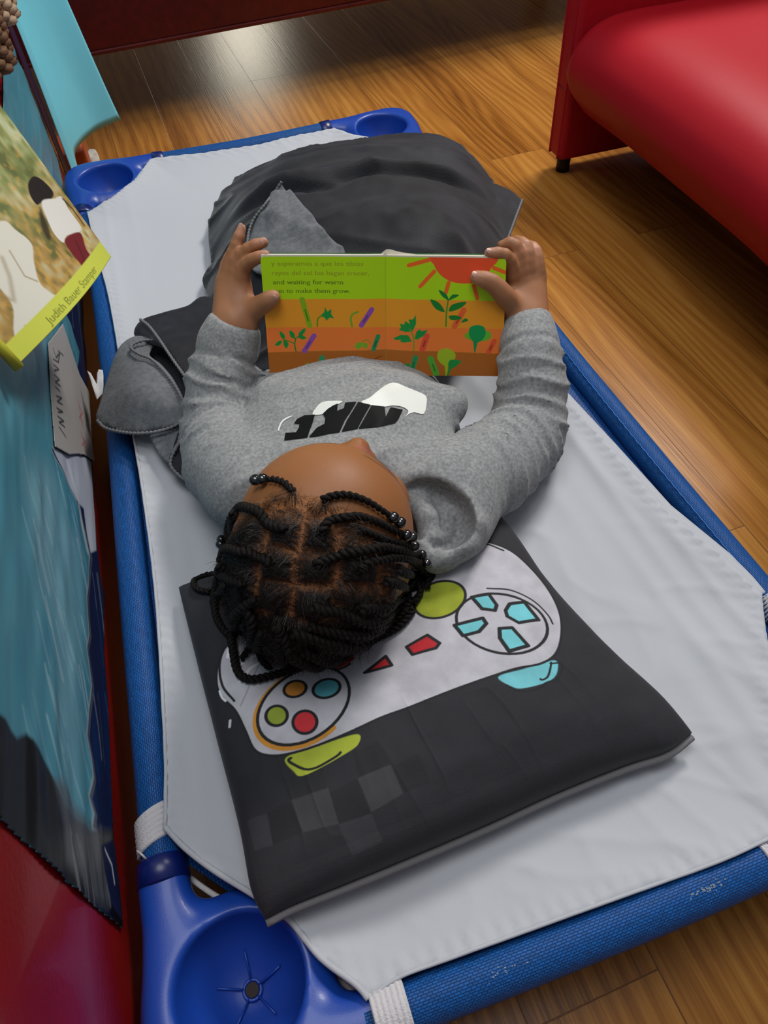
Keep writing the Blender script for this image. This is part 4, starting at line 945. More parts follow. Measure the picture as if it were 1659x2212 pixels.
# collar / hood
hd += [(cap(P(610, 1010, z=.218), P(930, 1030, z=.222), .016, .020), .02), (ell(P(958, 1098, z=.196), (.046, .060, .036), RU), .02), (cap(P(985, 1075, z=.218), P(1005, 1140, z=.207), .015, .014), .012), (cap(P(1005, 1140, z=.207), P(925, 1190, z=.197), .014, .013), .012), (cap(P(925, 1190, z=.196), P(860, 1200, z=.188), .014, .014), .012),
       (cap(P(905, 1040, z=.232), P(985, 1075, z=.222), .013, .012), .010),
       (ell(P(935, 1118, z=.202), (.040, .046, .020), RU), .01)]
hd += [(f_, .006) for f_ in chain([P(*q[:2], z=q[2]) for q in [(885, 1038, .226), (945, 1056, .228), (995, 1090, .226), (1020, 1132, .220), (1006, 1172, .212), (960, 1200, .204), (905, 1206, .198)]], [.010, .011, .012, .012, .012, .011, .010])]
rh = np.stack([uD * .75 - vD * .66, uD * .66 + vD * .75, zD], 1)
hd += [(ell(P(940, 1110, z=.226), (.036, .027, .034), rh), -.004)]
hd += [(f_, .003) for f_ in chain([P(*q[:2], z=q[2]) for q in [(905, 1068, .206), (942, 1088, .207), (962, 1116, .204), (956, 1152, .199), (935, 1172, .196)]], [.007, .010, .011, .010, .008])]
hd += [(f_, .0025) for f_ in chain([P(*q[:2], z=q[2]) for q in [(872, 1062, .219), (902, 1086, .219), (922, 1118, .215), (926, 1158, .206)]], [.007, .009, .0105, .010])]
hd += [(f_, -.003) for f_ in chain([P(*q[:2], z=q[2]) for q in [(650, 872, .2335), (720, 852, .232), (800, 845, .231), (860, 850, .229)]], [.002, .0035, .0035, .002])]
hd += [(ell(HC + HR @ np.array([0, .01, -.010]), (.0735, .094, .098), HR), -.006)]
def halfcut(e, ax):
    def f(p): return np.maximum(-((p - e) @ ax), np.linalg.norm(p - e, axis=1) - .045)
    f.box = (e - .045, e + .045); return f
for s_, e, ax, sd_ in cuffs: hd.append((halfcut(e, ax), -.0015)); hd.append((cap(e - ax * .006, e + ax * .03, .0178, .024), -.002))
segs = [(A, np.concatenate([[0], np.cumsum(np.linalg.norm(np.diff(np.array(A), axis=0), axis=1))])) for A in (AL, AR)]
def hdisp(p):
    out = np.zeros(len(p)); nw = vnoise(p * 28, 31); nf = vnoise(p * 55, 33)
    for A, L in segs:
        best = np.full(len(p), 1.0); tt = np.zeros(len(p))
        for i in range(len(A) - 1):
            a, b = A[i], A[i + 1]; ab = b - a; t = np.clip((p - a) @ ab / (ab @ ab), 0, 1); d = np.linalg.norm(p - a - t[:, None] * ab, axis=1); m = d < best; best[m] = d[m]; tt[m] = L[i] + t[m] * (L[i + 1] - L[i])
        w = np.clip((.060 - best) / .015, 0, 1) * np.clip((L[-1] - .030 - tt) / .006, 0, 1) * np.clip((tt - .02) / .03, .25, 1)
        ph = tt / .019 * 2 * np.pi + nw * 3.6 + (p @ uD) * 40
        out += w * (-.0070 * np.exp(-(np.sin(ph / 2) / .42) ** 2) * (.55 + .45 * nf) + .0012 * np.sin(ph * .5 + 2 * nf))
        wc = np.clip((.035 - best) / .006, 0, 1) * np.clip((tt - L[-1] + .032) / .004, 0, 1)
        out += np.clip((.042 - best) / .006, 0, 1) * .0028 * np.exp(-((tt - L[-1] + .036) / .003) ** 2); ang = np.arctan2((p - A[-1]) @ uD, (p - A[-1]) @ vD); out += wc * .0004 * np.sin(ang * 60)
    q = np.stack([p @ uD, p @ vD, p[:, 2]], 1); fx = 1 - np.abs(vnoise(np.stack([q[:, 0] * 9 + nw * .4, q[:, 1] * 34 - q[:, 0] * 12, q[:, 2] * 5], 1), 37))
    mk = np.clip((.11 - np.abs(q[:, 0] - S0 @ uD)) / .03, 0, 1)
    out += mk * .0048 * (fx ** 4 - .2) * -1 + .0008 * nw
    return out
FH = rsmin(hd, hdisp, gate=.03); HV, HQ = surfnet(FH, .0026); HV = relax(HV, HQ, 3, .5)
HOOD = mat('heather_grey_fleece', (142, 143, 143), .92, sheen=.1, bump=.45, bscale=900, bdist=.0008, var=.30, vscale=330)
hoodie = mesh_np('hoodie', HV, HQ, HOOD, person); hoodie['label'] = 'heather grey hoodie with chest print'
hb = bvh_of(hoodie)
def printed(name, outline, m, scale=3.77, ox=560, oy=800, off=.0007, smooth=3):
    pl = [(ox + x / scale, oy + y / scale) for x, y in outline]
    if smooth: pl = smooth_poly(pl, smooth)
    p2, T = fill2d(pl, 1.6); V = []; ok = []
    for i, q in enumerate(p2):
        h_ = hit(hb, q[0], q[1], off); ok.append(h_ is not None); V.append(h_ if h_ is not None else np.zeros(3))
    V = np.array(V); ok = np.array(ok); T = T[ok[T].all(1)]
    # drop stretched triangles over occluding folds
    ed = np.max([np.linalg.norm(V[T[:, i]] - V[T[:, (i + 1) % 3]], axis=1) for i in range(3)], 0); T = T[ed < .012]
    return mesh_np(name, V, T, m, hoodie)
WPR = mat('white_print', (232, 234, 226), .5); KPR = mat('black_print', (12, 12, 13), .6, spec=.12)
printed('swoosh_print', [(830, 262), (900, 225), (980, 160), (1050, 115), (1110, 105), (1200, 140), (1320, 190), (1355, 215), (1362, 260), (1338, 358), (1262, 345), (1212, 362), (1186, 382), (1212, 335), (1160, 300), (1080, 290), (1020, 300), (920, 290)], WPR)
printed('swoosh_print', [(435, 362), (470, 300), (520, 262), (600, 252), (680, 256), (620, 290), (560, 318), (525, 358)], WPR)
printed('swoosh_print', [(152, 492), (168, 440), (200, 400), (258, 374), (262, 382), (208, 412), (180, 448), (164, 492)], WPR)
printed('letter_print', [(205, 575), (215, 515), (300, 510), (325, 470), (330, 438), (285, 437), (310, 400), (370, 370), (455, 365), (440, 420), (410, 500), (395, 550)], KPR, smooth=1, off=.001)
printed('letter_print', [(405, 550), (470, 472), (532, 440), (540, 395), (520, 357), (560, 318), (600, 292), (640, 275), (636, 335), (690, 312), (700, 268), (792, 260), (745, 340), (702, 400), (655, 508), (560, 522), (480, 540)], KPR, smooth=1, off=.001)
printed('letter_print', [(672, 504), (715, 410), (806, 262), (905, 285), (850, 380), (800, 480)], KPR, smooth=1, off=.001)
printed('letter_print', [(808, 480), (870, 370), (915, 288), (1018, 300), (1028, 382), (1066, 306), (1166, 325), (1130, 400), (1105, 430), (960, 465)], KPR, smooth=1, off=.001)
# legs under the blanket
pk = [(ell(S0 + vD * .26 + [0, 0, -.016], (.10, .07, .042), RU), .02)] + [(c, .02) for s_ in (-1, 1) for c in chain([S0 + vD * .29 + uD * .045 * s_ + [0, 0, -.02], S0 + vD * .44 + uD * (.02 + .07 * s_) + [0, 0, .012], S0 + vD * .56 + uD * (.03 + .03 * s_) + [0, 0, -.028]], [.046, .040, .028])]
LV, LQ = surfnet(rsmin(pk), .006); mesh_np('trousers', LV, LQ, mat('dark_trousers', (40, 42, 50), .9), person)

# ---- hair
hm = np.linalg.norm(BV - HC, axis=1) < .13
keep = hm[BQ].all(1); re = np.full(len(BV), -1); us = np.unique(BQ[keep]); re[us] = np.arange(len(us))
headb = BVHTree.FromPolygons([tuple(x) for x in BV[us].tolist()], [tuple(x) for x in re[BQ[keep]].tolist()])
def z4(l): return [(380 + x / 2.44, 900 + y / 2.44) for x, y in l]
def onhead(l, off=.001):
    o_ = [hit(headb, *q, off) for q in catmull(np.array(z4(l)), 14)]; return np.array([q for q in o_ if q is not None])
parts_ = [onhead(l) for l in [[(720, 370), (690, 480), (672, 560), (655, 700), (640, 820), (628, 900), (618, 1010), (605, 1110)], [(800, 470), (830, 590), (848, 700), (842, 850), (850, 985)], [(1075, 770), (1062, 880), (1045, 990)], [(560, 420), (520, 520), (482, 640), (448, 800), (432, 960)], [(470, 510), (580, 520), (680, 545), (800, 545)], [(440, 690), (560, 705), (650, 725), (840, 748)], [(420, 870), (560, 880), (720, 885), (880, 900), (1090, 900)], [(420, 990), (520, 1040)], [(610, 1065), (720, 1058), (840, 1072)], [(860, 640), (960, 600), (1080, 660)], [(1080, 770), (1200, 800)]]]
mh = hit(headb, *z4([(720, 440)])[0]); ml = (mh - HC) @ HR; AL_ = math.radians(36)
g0 = ml[2] * math.cos(AL_) - ml[1] * math.sin(AL_)
hax = HR @ np.array([0, -math.sin(AL_), math.cos(AL_)]); hx = lA; hy = np.cross(hax, hx)
NR, NA = 230, 420; th = np.linspace(.002, 2.15, NR); ph = np.linspace(0, 2 * np.pi, NA, endpoint=False)
T_, P_ = np.meshgrid(th, ph, indexing='ij'); dirs = (np.cos(T_)[..., None] * hax + np.sin(T_)[..., None] * (np.cos(P_)[..., None] * hx + np.sin(P_)[..., None] * hy)).reshape(-1, 3)
pts = np.zeros((len(dirs), 3)); nrm_ = np.zeros((len(dirs), 3))
for i, d in enumerate(dirs):
    l, n, k, t = headb.ray_cast(Vector(HC + d * .13), Vector(-d), .13)
    if l is None: pts[i] = HC + d * .05
    else: pts[i] = l; nrm_[i] = n
lo_ = (pts - HC) @ HR; g = lo_[:, 2] * math.cos(AL_) - lo_[:, 1] * math.sin(AL_)
ed = g - g0 + .0035 * vnoise(pts * 130, 5) + .003 * vnoise(pts * 50, 6) - .010 * np.exp(-((lo_[:, 0]) / .02) ** 2) * 0
allp = [(q[i], q[i + 1]) for q in parts_ for i in range(len(q) - 1)]
pd = np.full(len(pts), 1.0)
for a_, b_ in allp: pd = np.minimum(pd, seg_dist(pts, a_, b_))
pd += .0007 * vnoise(pts * 350, 8)
off = np.clip((pd - .0016) / .006, 0, 1) * .0042 * np.clip(ed / .010, 0, 1) + .0004
off += .0010 * vnoise(pts * 420, 9) * np.clip(pd / .004, 0, 1) * np.clip(ed / .01, 0, 1)
V = pts + dirs * off[:, None]
dark = lin((24, 17, 14)); brn = lin((142, 92, 56)); skn = lin((148, 94, 50))
k_ = np.clip((pd - .0010) / .0048, 0, 1)[:, None]; col = brn + (dark - brn) * k_ ** .8
fr = np.clip(ed / .016 + .25 * vnoise(pts * 260, 14), 0, 1)[:, None]; col = skn + (col - skn) * fr
col *= 1 + .3 * vnoise(pts * 500, 15)[:, None]
F = gridF(NR, NA, cv=True); F = F[(ed[F] > 0).all(1) & (np.linalg.norm(pts - HC, axis=1)[F] > .055).all(1)]
HAIRM = mat('black_hair', attr=True, rough=.62, bump=.9, bscale=700, bdist=.0012, spec=.35)
BRM = mat('twisted_hair', (20, 15, 12), .6, bump=.9, bscale=1300, bdist=.0008, var=.35, vscale=500, spec=.2)
us = np.unique(F); re = np.full(len(V), -1); re[us] = np.arange(len(us))
hair = mesh_np('hair', V[us], re[F], HAIRM, person, True, col[us])
hairb = bvh_of(hair); 
comb = BVHTree.FromPolygons([tuple(x) for x in np.vstack([BV, HV, CP]).tolist()] , [tuple(x) for x in np.vstack([BQ, HQ + len(BV), gf + len(BV) + len(HV)]).tolist()])
def drape(q, off):
    a_ = hit(comb, q[0], q[1], off); b_ = hit(hairb, q[0], q[1], off)
    c = [x for x in (a_, b_) if x is not None]
    if not c: return P(q[0], q[1], z=.15 + off)
    return min(c, key=lambda x: np.linalg.norm(x - CAM))
BEAD = mat('black_bead', (10, 10, 12), .12, coat=1.0)
def bead(c, r=.0045, ax=None):
    th = np.linspace(0, np.pi, 13); ph = np.linspace(0, 2 * np.pi, 21)[:-1]; T_, P_ = np.meshgrid(th, ph, indexing='ij')
    V = np.stack([np.sin(T_) * np.cos(P_), np.sin(T_) * np.sin(P_), .85 * np.cos(T_)], -1).reshape(-1, 3) * r + c
    mesh_np('hair_bead', V, gridF(13, 20, cv=True), BEAD, hair)
def braid(l, r=.0023, lift=.0022, arch=0, taper=.75):
    l2 = catmull(np.array(z4(l)), max(10, int(len(l) * 4))); n = len(l2)
    pth = np.array([drape(q, lift + r * .6) for q in l2]); 
    for _ in range(3): pth[1:-1] = pth[1:-1] * .5 + (pth[:-2] + pth[2:]) * .25
    pth = catmull(pth, max(40, int(np.linalg.norm(np.diff(pth, axis=0), axis=1).sum() / .0007)))
    s = np.concatenate([[0], np.cumsum(np.linalg.norm(np.diff(pth, axis=0), axis=1))]); L = s[-1]
    T = np.gradient(pth, axis=0); T /= np.linalg.norm(T, axis=1)[:, None]; n0 = np.cross(T, zD); n0 /= np.linalg.norm(n0, axis=1)[:, None] + 1e-9; b0 = np.cross(T, n0)
    rad = r * (1 - (1 - taper) * s / L); a_ = Acc(); rad = rad * .78
    for k in (0, 1):
        phi = s / .0092 * 2 * np.pi + k * np.pi
        pp_ = pth + (n0 * np.cos(phi)[:, None] + b0 * np.sin(phi)[:, None]) * (rad * .85)[:, None]
        a_.tube(pp_, rad * (1 + .06 * np.sin(s * 3000)), 8)
    o_ = a_.build('braid', BRM, hair)
    return pth
def braid_b(l, nb=2, **kw):
    p_ = braid(l, **kw); d = p_[-1] - p_[-6]; d /= np.linalg.norm(d)
    for i in range(nb): bead(p_[-1] + d * (.003 + i * .0072) + [0, 0, .001])
braid_b([(625, 400), (585, 362), (530, 342), (490, 345)], r=.0021)
braid_b([(770, 450), (820, 428), (900, 422), (990, 450), (1060, 492), (1112, 528)], r=.0022)
braid_b([(755, 612), (800, 565), (870, 536), (960, 532), (1060, 562), (1130, 600), (1180, 622)], r=.0025)
braid([(955, 590), (1040, 625), (1110, 650), (1190, 672), (1235, 680)], nb=1) if 0 else braid_b([(955, 590), (1040, 625), (1110, 650), (1190, 672), (1225, 682)], 1, r=.0021)
braid_b([(738, 792), (830, 742), (900, 712), (1000, 698), (1120, 692), (1220, 708), (1290, 725)], 1, r=.0027)
for l, r in [([(955, 785), (1050, 745), (1180, 735), (1280, 775), (1335, 840), (1330, 920)], .0026), ([(725, 1000), (850, 1030), (960, 1072), (1080, 1062), (1180, 1030), (1290, 960)], .0030), ([(975, 992), (1080, 1005), (1180, 960), (1270, 895), (1300, 830)], .0029),
             ([(640, 1130), (750, 1160), (880, 1195), (1000, 1205), (1120, 1160), (1200, 1110), (1260, 1030)], .0030), ([(680, 1220), (800, 1275), (900, 1268), (1000, 1215), (1080, 1150)], .0029), ([(700, 1100), (820, 1130), (960, 1130), (1100, 1110), (1230, 1040)], .0027),
             ([(585, 590), (510, 572), (440, 515), (370, 480), (305, 500), (285, 560), (268, 630)], .0028), ([(515, 770), (440, 735), (350, 712), (285, 695), (240, 710), (228, 770)], .0028), ([(355, 872), (290, 848), (230, 832), (165, 832), (115, 858), (98, 895), (130, 925), (190, 935)], .0026),
             ([(455, 960), (400, 970), (352, 1020), (322, 1090), (300, 1175), (315, 1280), (340, 1370), (400, 1402), (490, 1385), (580, 1362), (640, 1345)], .0032), ([(540, 1090), (550, 1180), (565, 1270), (600, 1330), (640, 1345)], .0030), ([(380, 1000), (420, 1080), (412, 1180), (380, 1250), (350, 1290)], .0028),
             ([(300, 880), (240, 940), (210, 1020), (240, 1110), (300, 1180)], .0030), ([(260, 800), (225, 860), (210, 930), (200, 1000)], .0028), ([(330, 520), (290, 600), (250, 680), (225, 760)], .0026), ([(470, 1120), (440, 1200), (450, 1290), (500, 1340)], .0028), ([(600, 1200), (640, 1260), (720, 1300), (820, 1300), (920, 1265)], .0029),
             ([(1150, 800), (1250, 850), (1300, 930), (1260, 1000)], .0028), ([(1100, 850), (1200, 900), (1240, 980), (1200, 1060), (1120, 1120)], .0028), ([(560, 1150), (620, 1230), (700, 1290), (780, 1320)], .0028)]:
    braid(l, r=r)
bead(drape(z4([(236, 672)])[0], .004), .0052); bead(drape(z4([(240, 648)])[0], .004), .0050); bead(drape(z4([(1335, 770)])[0], .005), .0042)
# loose short fibres combed towards each twist root
roots = np.array([x for x in [hit(headb, *q, .003) for q in z4([(625, 400), (770, 450), (755, 612), (955, 590), (738, 792), (955, 785), (725, 1000), (975, 992), (640, 1130), (585, 590), (515, 770), (370, 872), (500, 940), (540, 1100), (400, 620), (400, 720), (800, 1140), (1150, 800), (1080, 640), (900, 950)])] if x is not None])
cand = np.where((ed > .002) & (np.linalg.norm(pts - HC, axis=1) > .055))[0]; pick = RNG.choice(cand, 13000); fib = []; N0 = pts[pick]; D0 = dirs[pick]
dd = np.linalg.norm(N0[:, None] - roots[None], axis=2); nr_ = roots[dd.argmin(1)]; dm = dd.min(1)
tv = nr_ - N0; tv -= D0 * (tv * D0).sum(1)[:, None]; tl = np.linalg.norm(tv, axis=1)[:, None] + 1e-9; tv /= tl
tv += RNG.normal(0, .35, tv.shape); L_ = np.minimum(tl[:, 0], .014) * RNG.uniform(.5, 1.1, len(tl)); a_ = []
st = 5; sd_ = np.cross(D0, tv); sd_ /= np.linalg.norm(sd_, axis=1)[:, None]; VV = np.zeros((len(N0), st, 2, 3))
for j in range(st):
    t = j / (st - 1); c = N0 + tv * (L_ * t)[:, None] + D0 * (.0004 + off[pick] * .8 + .0028 * math.sin(t * 2.6))[:, None]; w_ = .00016 * (1 - .7 * t); VV[:, j, 0] = c - sd_ * w_; VV[:, j, 1] = c + sd_ * w_
base_ = (np.arange(len(N0)) * st * 2)[:, None, None]; fq = np.array([[j * 2, j * 2 + 1, j * 2 + 3, j * 2 + 2] for j in range(st - 1)])[None] + base_
o = mesh_np('short_hair_fibres', VV.reshape(-1, 3), fq.reshape(-1, 4), mat('hair_fibre', (34, 24, 19), .5), hair, False); o['kind'] = 'stuff'
# ================================================================== PICTURE BOOK
BD = dict(TL=(562, 554, .704), TR=(1094, 558, .706), BL=(583, 813, .757), BR=(1085, 813, .757), GT=(832, 554, .7095), GB=(834, 810, .762))
B3 = {k: D(*q) for k, q in BD.items()}
bw, bh = 760, 400; gb = Canvas(bw, bh, (180, 226, 16))
def bz(l):
    o_ = []
    for x, y in l:
        xl = 60 + (y - 97) * .081; xg = 835 + (y - 97) * .008; xr = 1558 - max(0, y - 700) * .02
        u = .5 * (x - xl) / (xg - xl) if x < xg else .5 + .5 * (x - xg) / (xr - xg); o_.append([u * bw, (y - 97) / 740 * bh])
    return np.array(o_)
def BSm(l, n=5): return bz(smooth_poly(l, n).tolist())
gb.poly(bz([(40, 350), (835, 346), (1650, 356), (1650, 530), (835, 520), (40, 522)]), (242, 158, 38), 1, .5)
gb.poly(bz([(40, 522), (835, 520), (1650, 528), (1650, 690), (835, 664), (40, 680)]), (250, 130, 52), 1, .5)
gb.poly(bz([(40, 680), (835, 664), (1650, 690), (1650, 900), (40, 900)]), (184, 104, 28), 1, .5)
for x, y, w_, h_, c, t in [(128, 150, 570, 26, (146, 144, 30), 'y esperamos a que los tibios'), (133, 205, 600, 26, (150, 140, 30), 'rayos del sol los hagan crecer,'), (138, 259, 435, 26, (70, 100, 16), 'and waiting for warm'), (142, 311, 475, 26, (72, 100, 18), 'sun to make them grow.')]:
    a_ = bz([(x, y), (x + w_, y)]); put_text(gb, t, a_[0][0], a_[0][1], a_[1][0] - a_[0][0], h_ / 740 * bh, c, .012 if c[0] < 100 else .004)
SUN = (246, 88, 44)
gb.poly(BSm([(1116, 90), (1125, 140), (1160, 195), (1220, 235), (1290, 250), (1360, 245), (1420, 215), (1465, 160), (1485, 90)]), SUN, 1, .6)
def bar(a_, b_, w_, c, al=1): gb.line(bz([a_, b_]), c, w_ / 740 * bh, al, .6)
for a_, b_ in [((975, 145), (1095, 112)), ((1045, 268), (1128, 180)), ((1200, 305), (1216, 245)), ((1390, 340), (1368, 262)), ((1485, 155), (1565, 185))]: bar(a_, b_, 24, (248, 108, 36))
for a_, b_, w_, c in [((318, 352), (365, 512), 32, (140, 180, 24)), ((750, 412), (686, 508), 30, (152, 84, 176)), ((392, 575), (332, 672), 30, (152, 84, 176)), ((790, 580), (762, 660), 28, (34, 150, 88)), ((1310, 412), (1256, 515), 34, (240, 104, 48)), ((1088, 575), (1062, 660), 36, (236, 84, 54)), ((1500, 605), (1468, 675), 30, (238, 92, 52)), ((442, 718), (428, 815), 34, (48, 160, 104)), ((582, 738), (578, 815), 38, (236, 76, 52)), ((1020, 715), (1000, 790), 34, (40, 150, 84)), ((1112, 722), (1148, 822), 38, (84, 174, 52))]:
    bar(a_, b_, w_, c); m_ = np.array(a_) * .62 + np.array(b_) * .38; n_ = np.array(a_) * .2 + np.array(b_) * .8; bar(tuple(m_), tuple(n_), 8, [k * .55 for k in c], .8)
G1 = (20, 150, 62); G2 = (122, 180, 36); G3 = (24, 132, 44)
def leaf(l, c): gb.poly(BSm(l, 4), c, 1, .6)
def stem(l, c, w_=9): gb.line(bz(catmull(l, 14).tolist()), c, w_ / 740 * bh, 1, .6)
gb.poly(bz([(440, 440), (455, 428), (458, 395), (475, 425), (500, 408), (498, 440), (518, 468), (488, 462), (470, 482), (455, 460), (436, 455)]), G1, 1, .6); stem([(412, 515), (415, 470), (440, 448)], (90, 150, 30))
stem([(628, 515), (620, 470), (632, 440), (665, 425)], (110, 170, 40), 11); stem([(280, 672), (272, 630), (278, 590)], G3, 8); stem([(272, 625), (240, 610), (205, 600)], G3, 6); stem([(278, 590), (300, 575), (320, 570)], G3, 6)
for l in [[(180, 545), (210, 570), (208, 598), (186, 580)], [(240, 540), (270, 560), (272, 592), (246, 580)], [(340, 530), (320, 534), (296, 560), (300, 572), (330, 560)], [(290, 582), (320, 572), (344, 590), (320, 598)], [(148, 636), (170, 608), (194, 606), (180, 632)], [(204, 600), (234, 622), (222, 654), (206, 636)]]: leaf(l, G1)
leaf([(645, 640), (665, 615), (690, 622), (685, 650), (660, 658)], G2); leaf([(690, 620), (720, 622), (728, 645), (705, 655)], G2); stem([(690, 612), (720, 600), (742, 620)], (150, 150, 40), 7)
stem([(1204, 515), (1206, 430), (1215, 350)], (50, 150, 40), 9)
for l in [[(1156, 290), (1200, 312), (1218, 352), (1180, 330)], [(1218, 352), (1240, 318), (1280, 320), (1250, 340)], [(1106, 348), (1160, 368), (1196, 425), (1140, 405)], [(1222, 422), (1240, 378), (1325, 360), (1290, 400)], [(1220, 450), (1265, 445), (1300, 465), (1240, 475)], [(1295, 490), (1320, 462), (1338, 478)]]: leaf(l, G3)
for l in [[(918, 540), (930, 520), (922, 498), (950, 503), (955, 480), (985, 500), (975, 472), (1003, 470), (1020, 440), (1022, 500), (1000, 545), (960, 550)], [(885, 590), (930, 568), (975, 570), (998, 610), (950, 618), (925, 615), (930, 600), (895, 604)], [(1012, 592), (1025, 545), (1048, 530), (1052, 545), (1096, 535), (1068, 575), (1030, 598)]]: gb.poly(bz(l), G1, 1, .6)
stem([(1008, 665), (1008, 590), (985, 530)], (110, 160, 40), 8)
leaf([(1316, 572), (1350, 545), (1365, 580), (1350, 600)], G2); leaf([(1420, 540), (1470, 545), (1482, 580), (1450, 602), (1410, 600)], (110, 190, 50)); leaf([(1345, 560), (1350, 520), (1390, 504), (1435, 515), (1446, 560), (1425, 600), (1390, 618), (1362, 600)], (16, 156, 80)); gb.poly(bz([(1370, 600), (1400, 605), (1388, 680), (1380, 680)]), (16, 150, 76), 1, .6)
leaf([(340, 760), (360, 750), (368, 780), (388, 790), (385, 808), (335, 806)], G2); leaf([(485, 790), (500, 765), (512, 780), (540, 768), (535, 795)], (60, 150, 50)); leaf([(662, 752), (680, 735), (692, 745), (715, 730), (712, 758), (690, 770)], G2)
leaf([(1155, 720), (1165, 670), (1220, 655), (1265, 690), (1258, 730), (1222, 770), (1185, 760)], (168, 196, 30)); gb.poly(bz([(1200, 765), (1222, 765), (1216, 838), (1206, 838)]), (168, 196, 30), 1, .6); leaf([(1222, 770), (1235, 730), (1300, 735), (1285, 758), (1240, 790)], G1); gb.poly(bz([(1226, 780), (1244, 780), (1222, 836), (1212, 836)]), G1, 1, .6); leaf([(905, 770), (975, 752), (985, 765), (960, 790)], G1)
for a_, b_ in [((730, 740), (812, 708)), ((745, 755), (780, 738)), ((740, 775), (765, 760))]: bar(a_, b_, 6, (120, 60, 20))
bar((836, 100), (840, 860), 5, (150, 150, 40), .45)
Ug, Vg = np.meshgrid(np.linspace(0, 1, bw), np.linspace(0, 1, bh)); u, v = Ug.ravel(), Vg.ravel()
nb_ = np.cross(B3['TR'] - B3['TL'], B3['BL'] - B3['TL']); nb_ /= np.linalg.norm(nb_)
if nb_ @ (CAM - B3['TL']) < 0: nb_ = -nb_
def bsurf(u, v):
    w_ = np.clip(u * 2, 0, 1)[:, None]; w2 = np.clip(u * 2 - 1, 0, 1)[:, None]; vv = v[:, None]
    l = B3['TL'] * (1 - vv) + B3['BL'] * vv; g = B3['GT'] * (1 - vv) + B3['GB'] * vv; r = B3['TR'] * (1 - vv) + B3['BR'] * vv
    p = np.where((u < .5)[:, None], l + (g - l) * w_, g + (r - g) * w2)
    return p + nb_ * (.003 * np.exp(-((np.abs(u - .5) - .10) / .10) ** 2))[:, None]
def rmask(u, v, r=.030):
    dx = np.minimum(u, 1 - u) * 2; dy = np.minimum(v, 1 - v); m = ~((dx < r * 1.0) & (dy < r) & (((r - dx) ** 2 + (r - dy) ** 2) > r * r)); return m
F = gridF(bh, bw); F = F[rmask(u, v)[F].all(1)]; us = np.unique(F); re = np.full(len(u), -1); re[us] = np.arange(len(us))
PRN = mat('glossy_page_print', attr=True, rough=.34, spec=.45)
b0_ = (B3['BL'] + B3['BR']) / 2; book = empty('picture_book', tuple(b0_)); tag(book, 'open board picture book of garden seedlings held up in the child\'s hands', 'book')
par(mesh_np('printed_spread', bsurf(u, v)[us], re[F], PRN, None, True, gb.a.reshape(-1, 3)[us]), book)
def block(ua, ub, name, t0, t1, m, e0=.0, e1=.0):
    n, k = 40, 30; U, V_ = np.meshgrid(np.linspace(ua, ub, n), np.linspace(e0 - .016, 1 - e0, k), indexing='ij'); U, V_ = U.ravel(), V_.ravel()
    q = bsurf(U, V_); V = np.vstack([q - nb_ * t0, q - nb_ * t1]); o_ = n * k; a = Acc(); f = gridF(n, k); fs = [f, f[:, ::-1] + o_]
    for e in (np.arange(n) * k, np.arange(n) * k + k - 1, np.arange(k), np.arange(k) + (n - 1) * k): fs.append(np.stack([e[:-1], e[1:], e[1:] + o_, e[:-1] + o_], 1))
    return par(mesh_np(name, V, fs, m, None, False), book)
PGE = mat('cream_board', (226, 218, 200), .8)
block(.003, .494, 'page_block', .0003, .0085, PGE, .003); block(.506, .997, 'page_block', .0003, .0095, PGE, .003)
block(-.004, 1.004, 'cover_board', .0097, .0112, mat('book_cover_card', (60, 120, 60), .5), -.004)
q = [B3['GT'] - nb_ * .004 + (B3['TR'] - B3['TL']) * t + (B3['TL'] - B3['BL']) * h_ for t, h_ in ((-.03, -.01), (.0, .045), (.02, .052), (.06, .032), (.13, .012), (.14, -.01))]
q = catmull(q, 20); V = np.vstack([q, q - nb_ * .0006]); par(mesh_np('lifted_page', V, [np.arange(20)[None], (np.arange(20) + 20)[None, ::-1], np.stack([np.arange(19), np.arange(1, 20), np.arange(21, 40), np.arange(20, 39)], 1)], PGE, None, False), book)

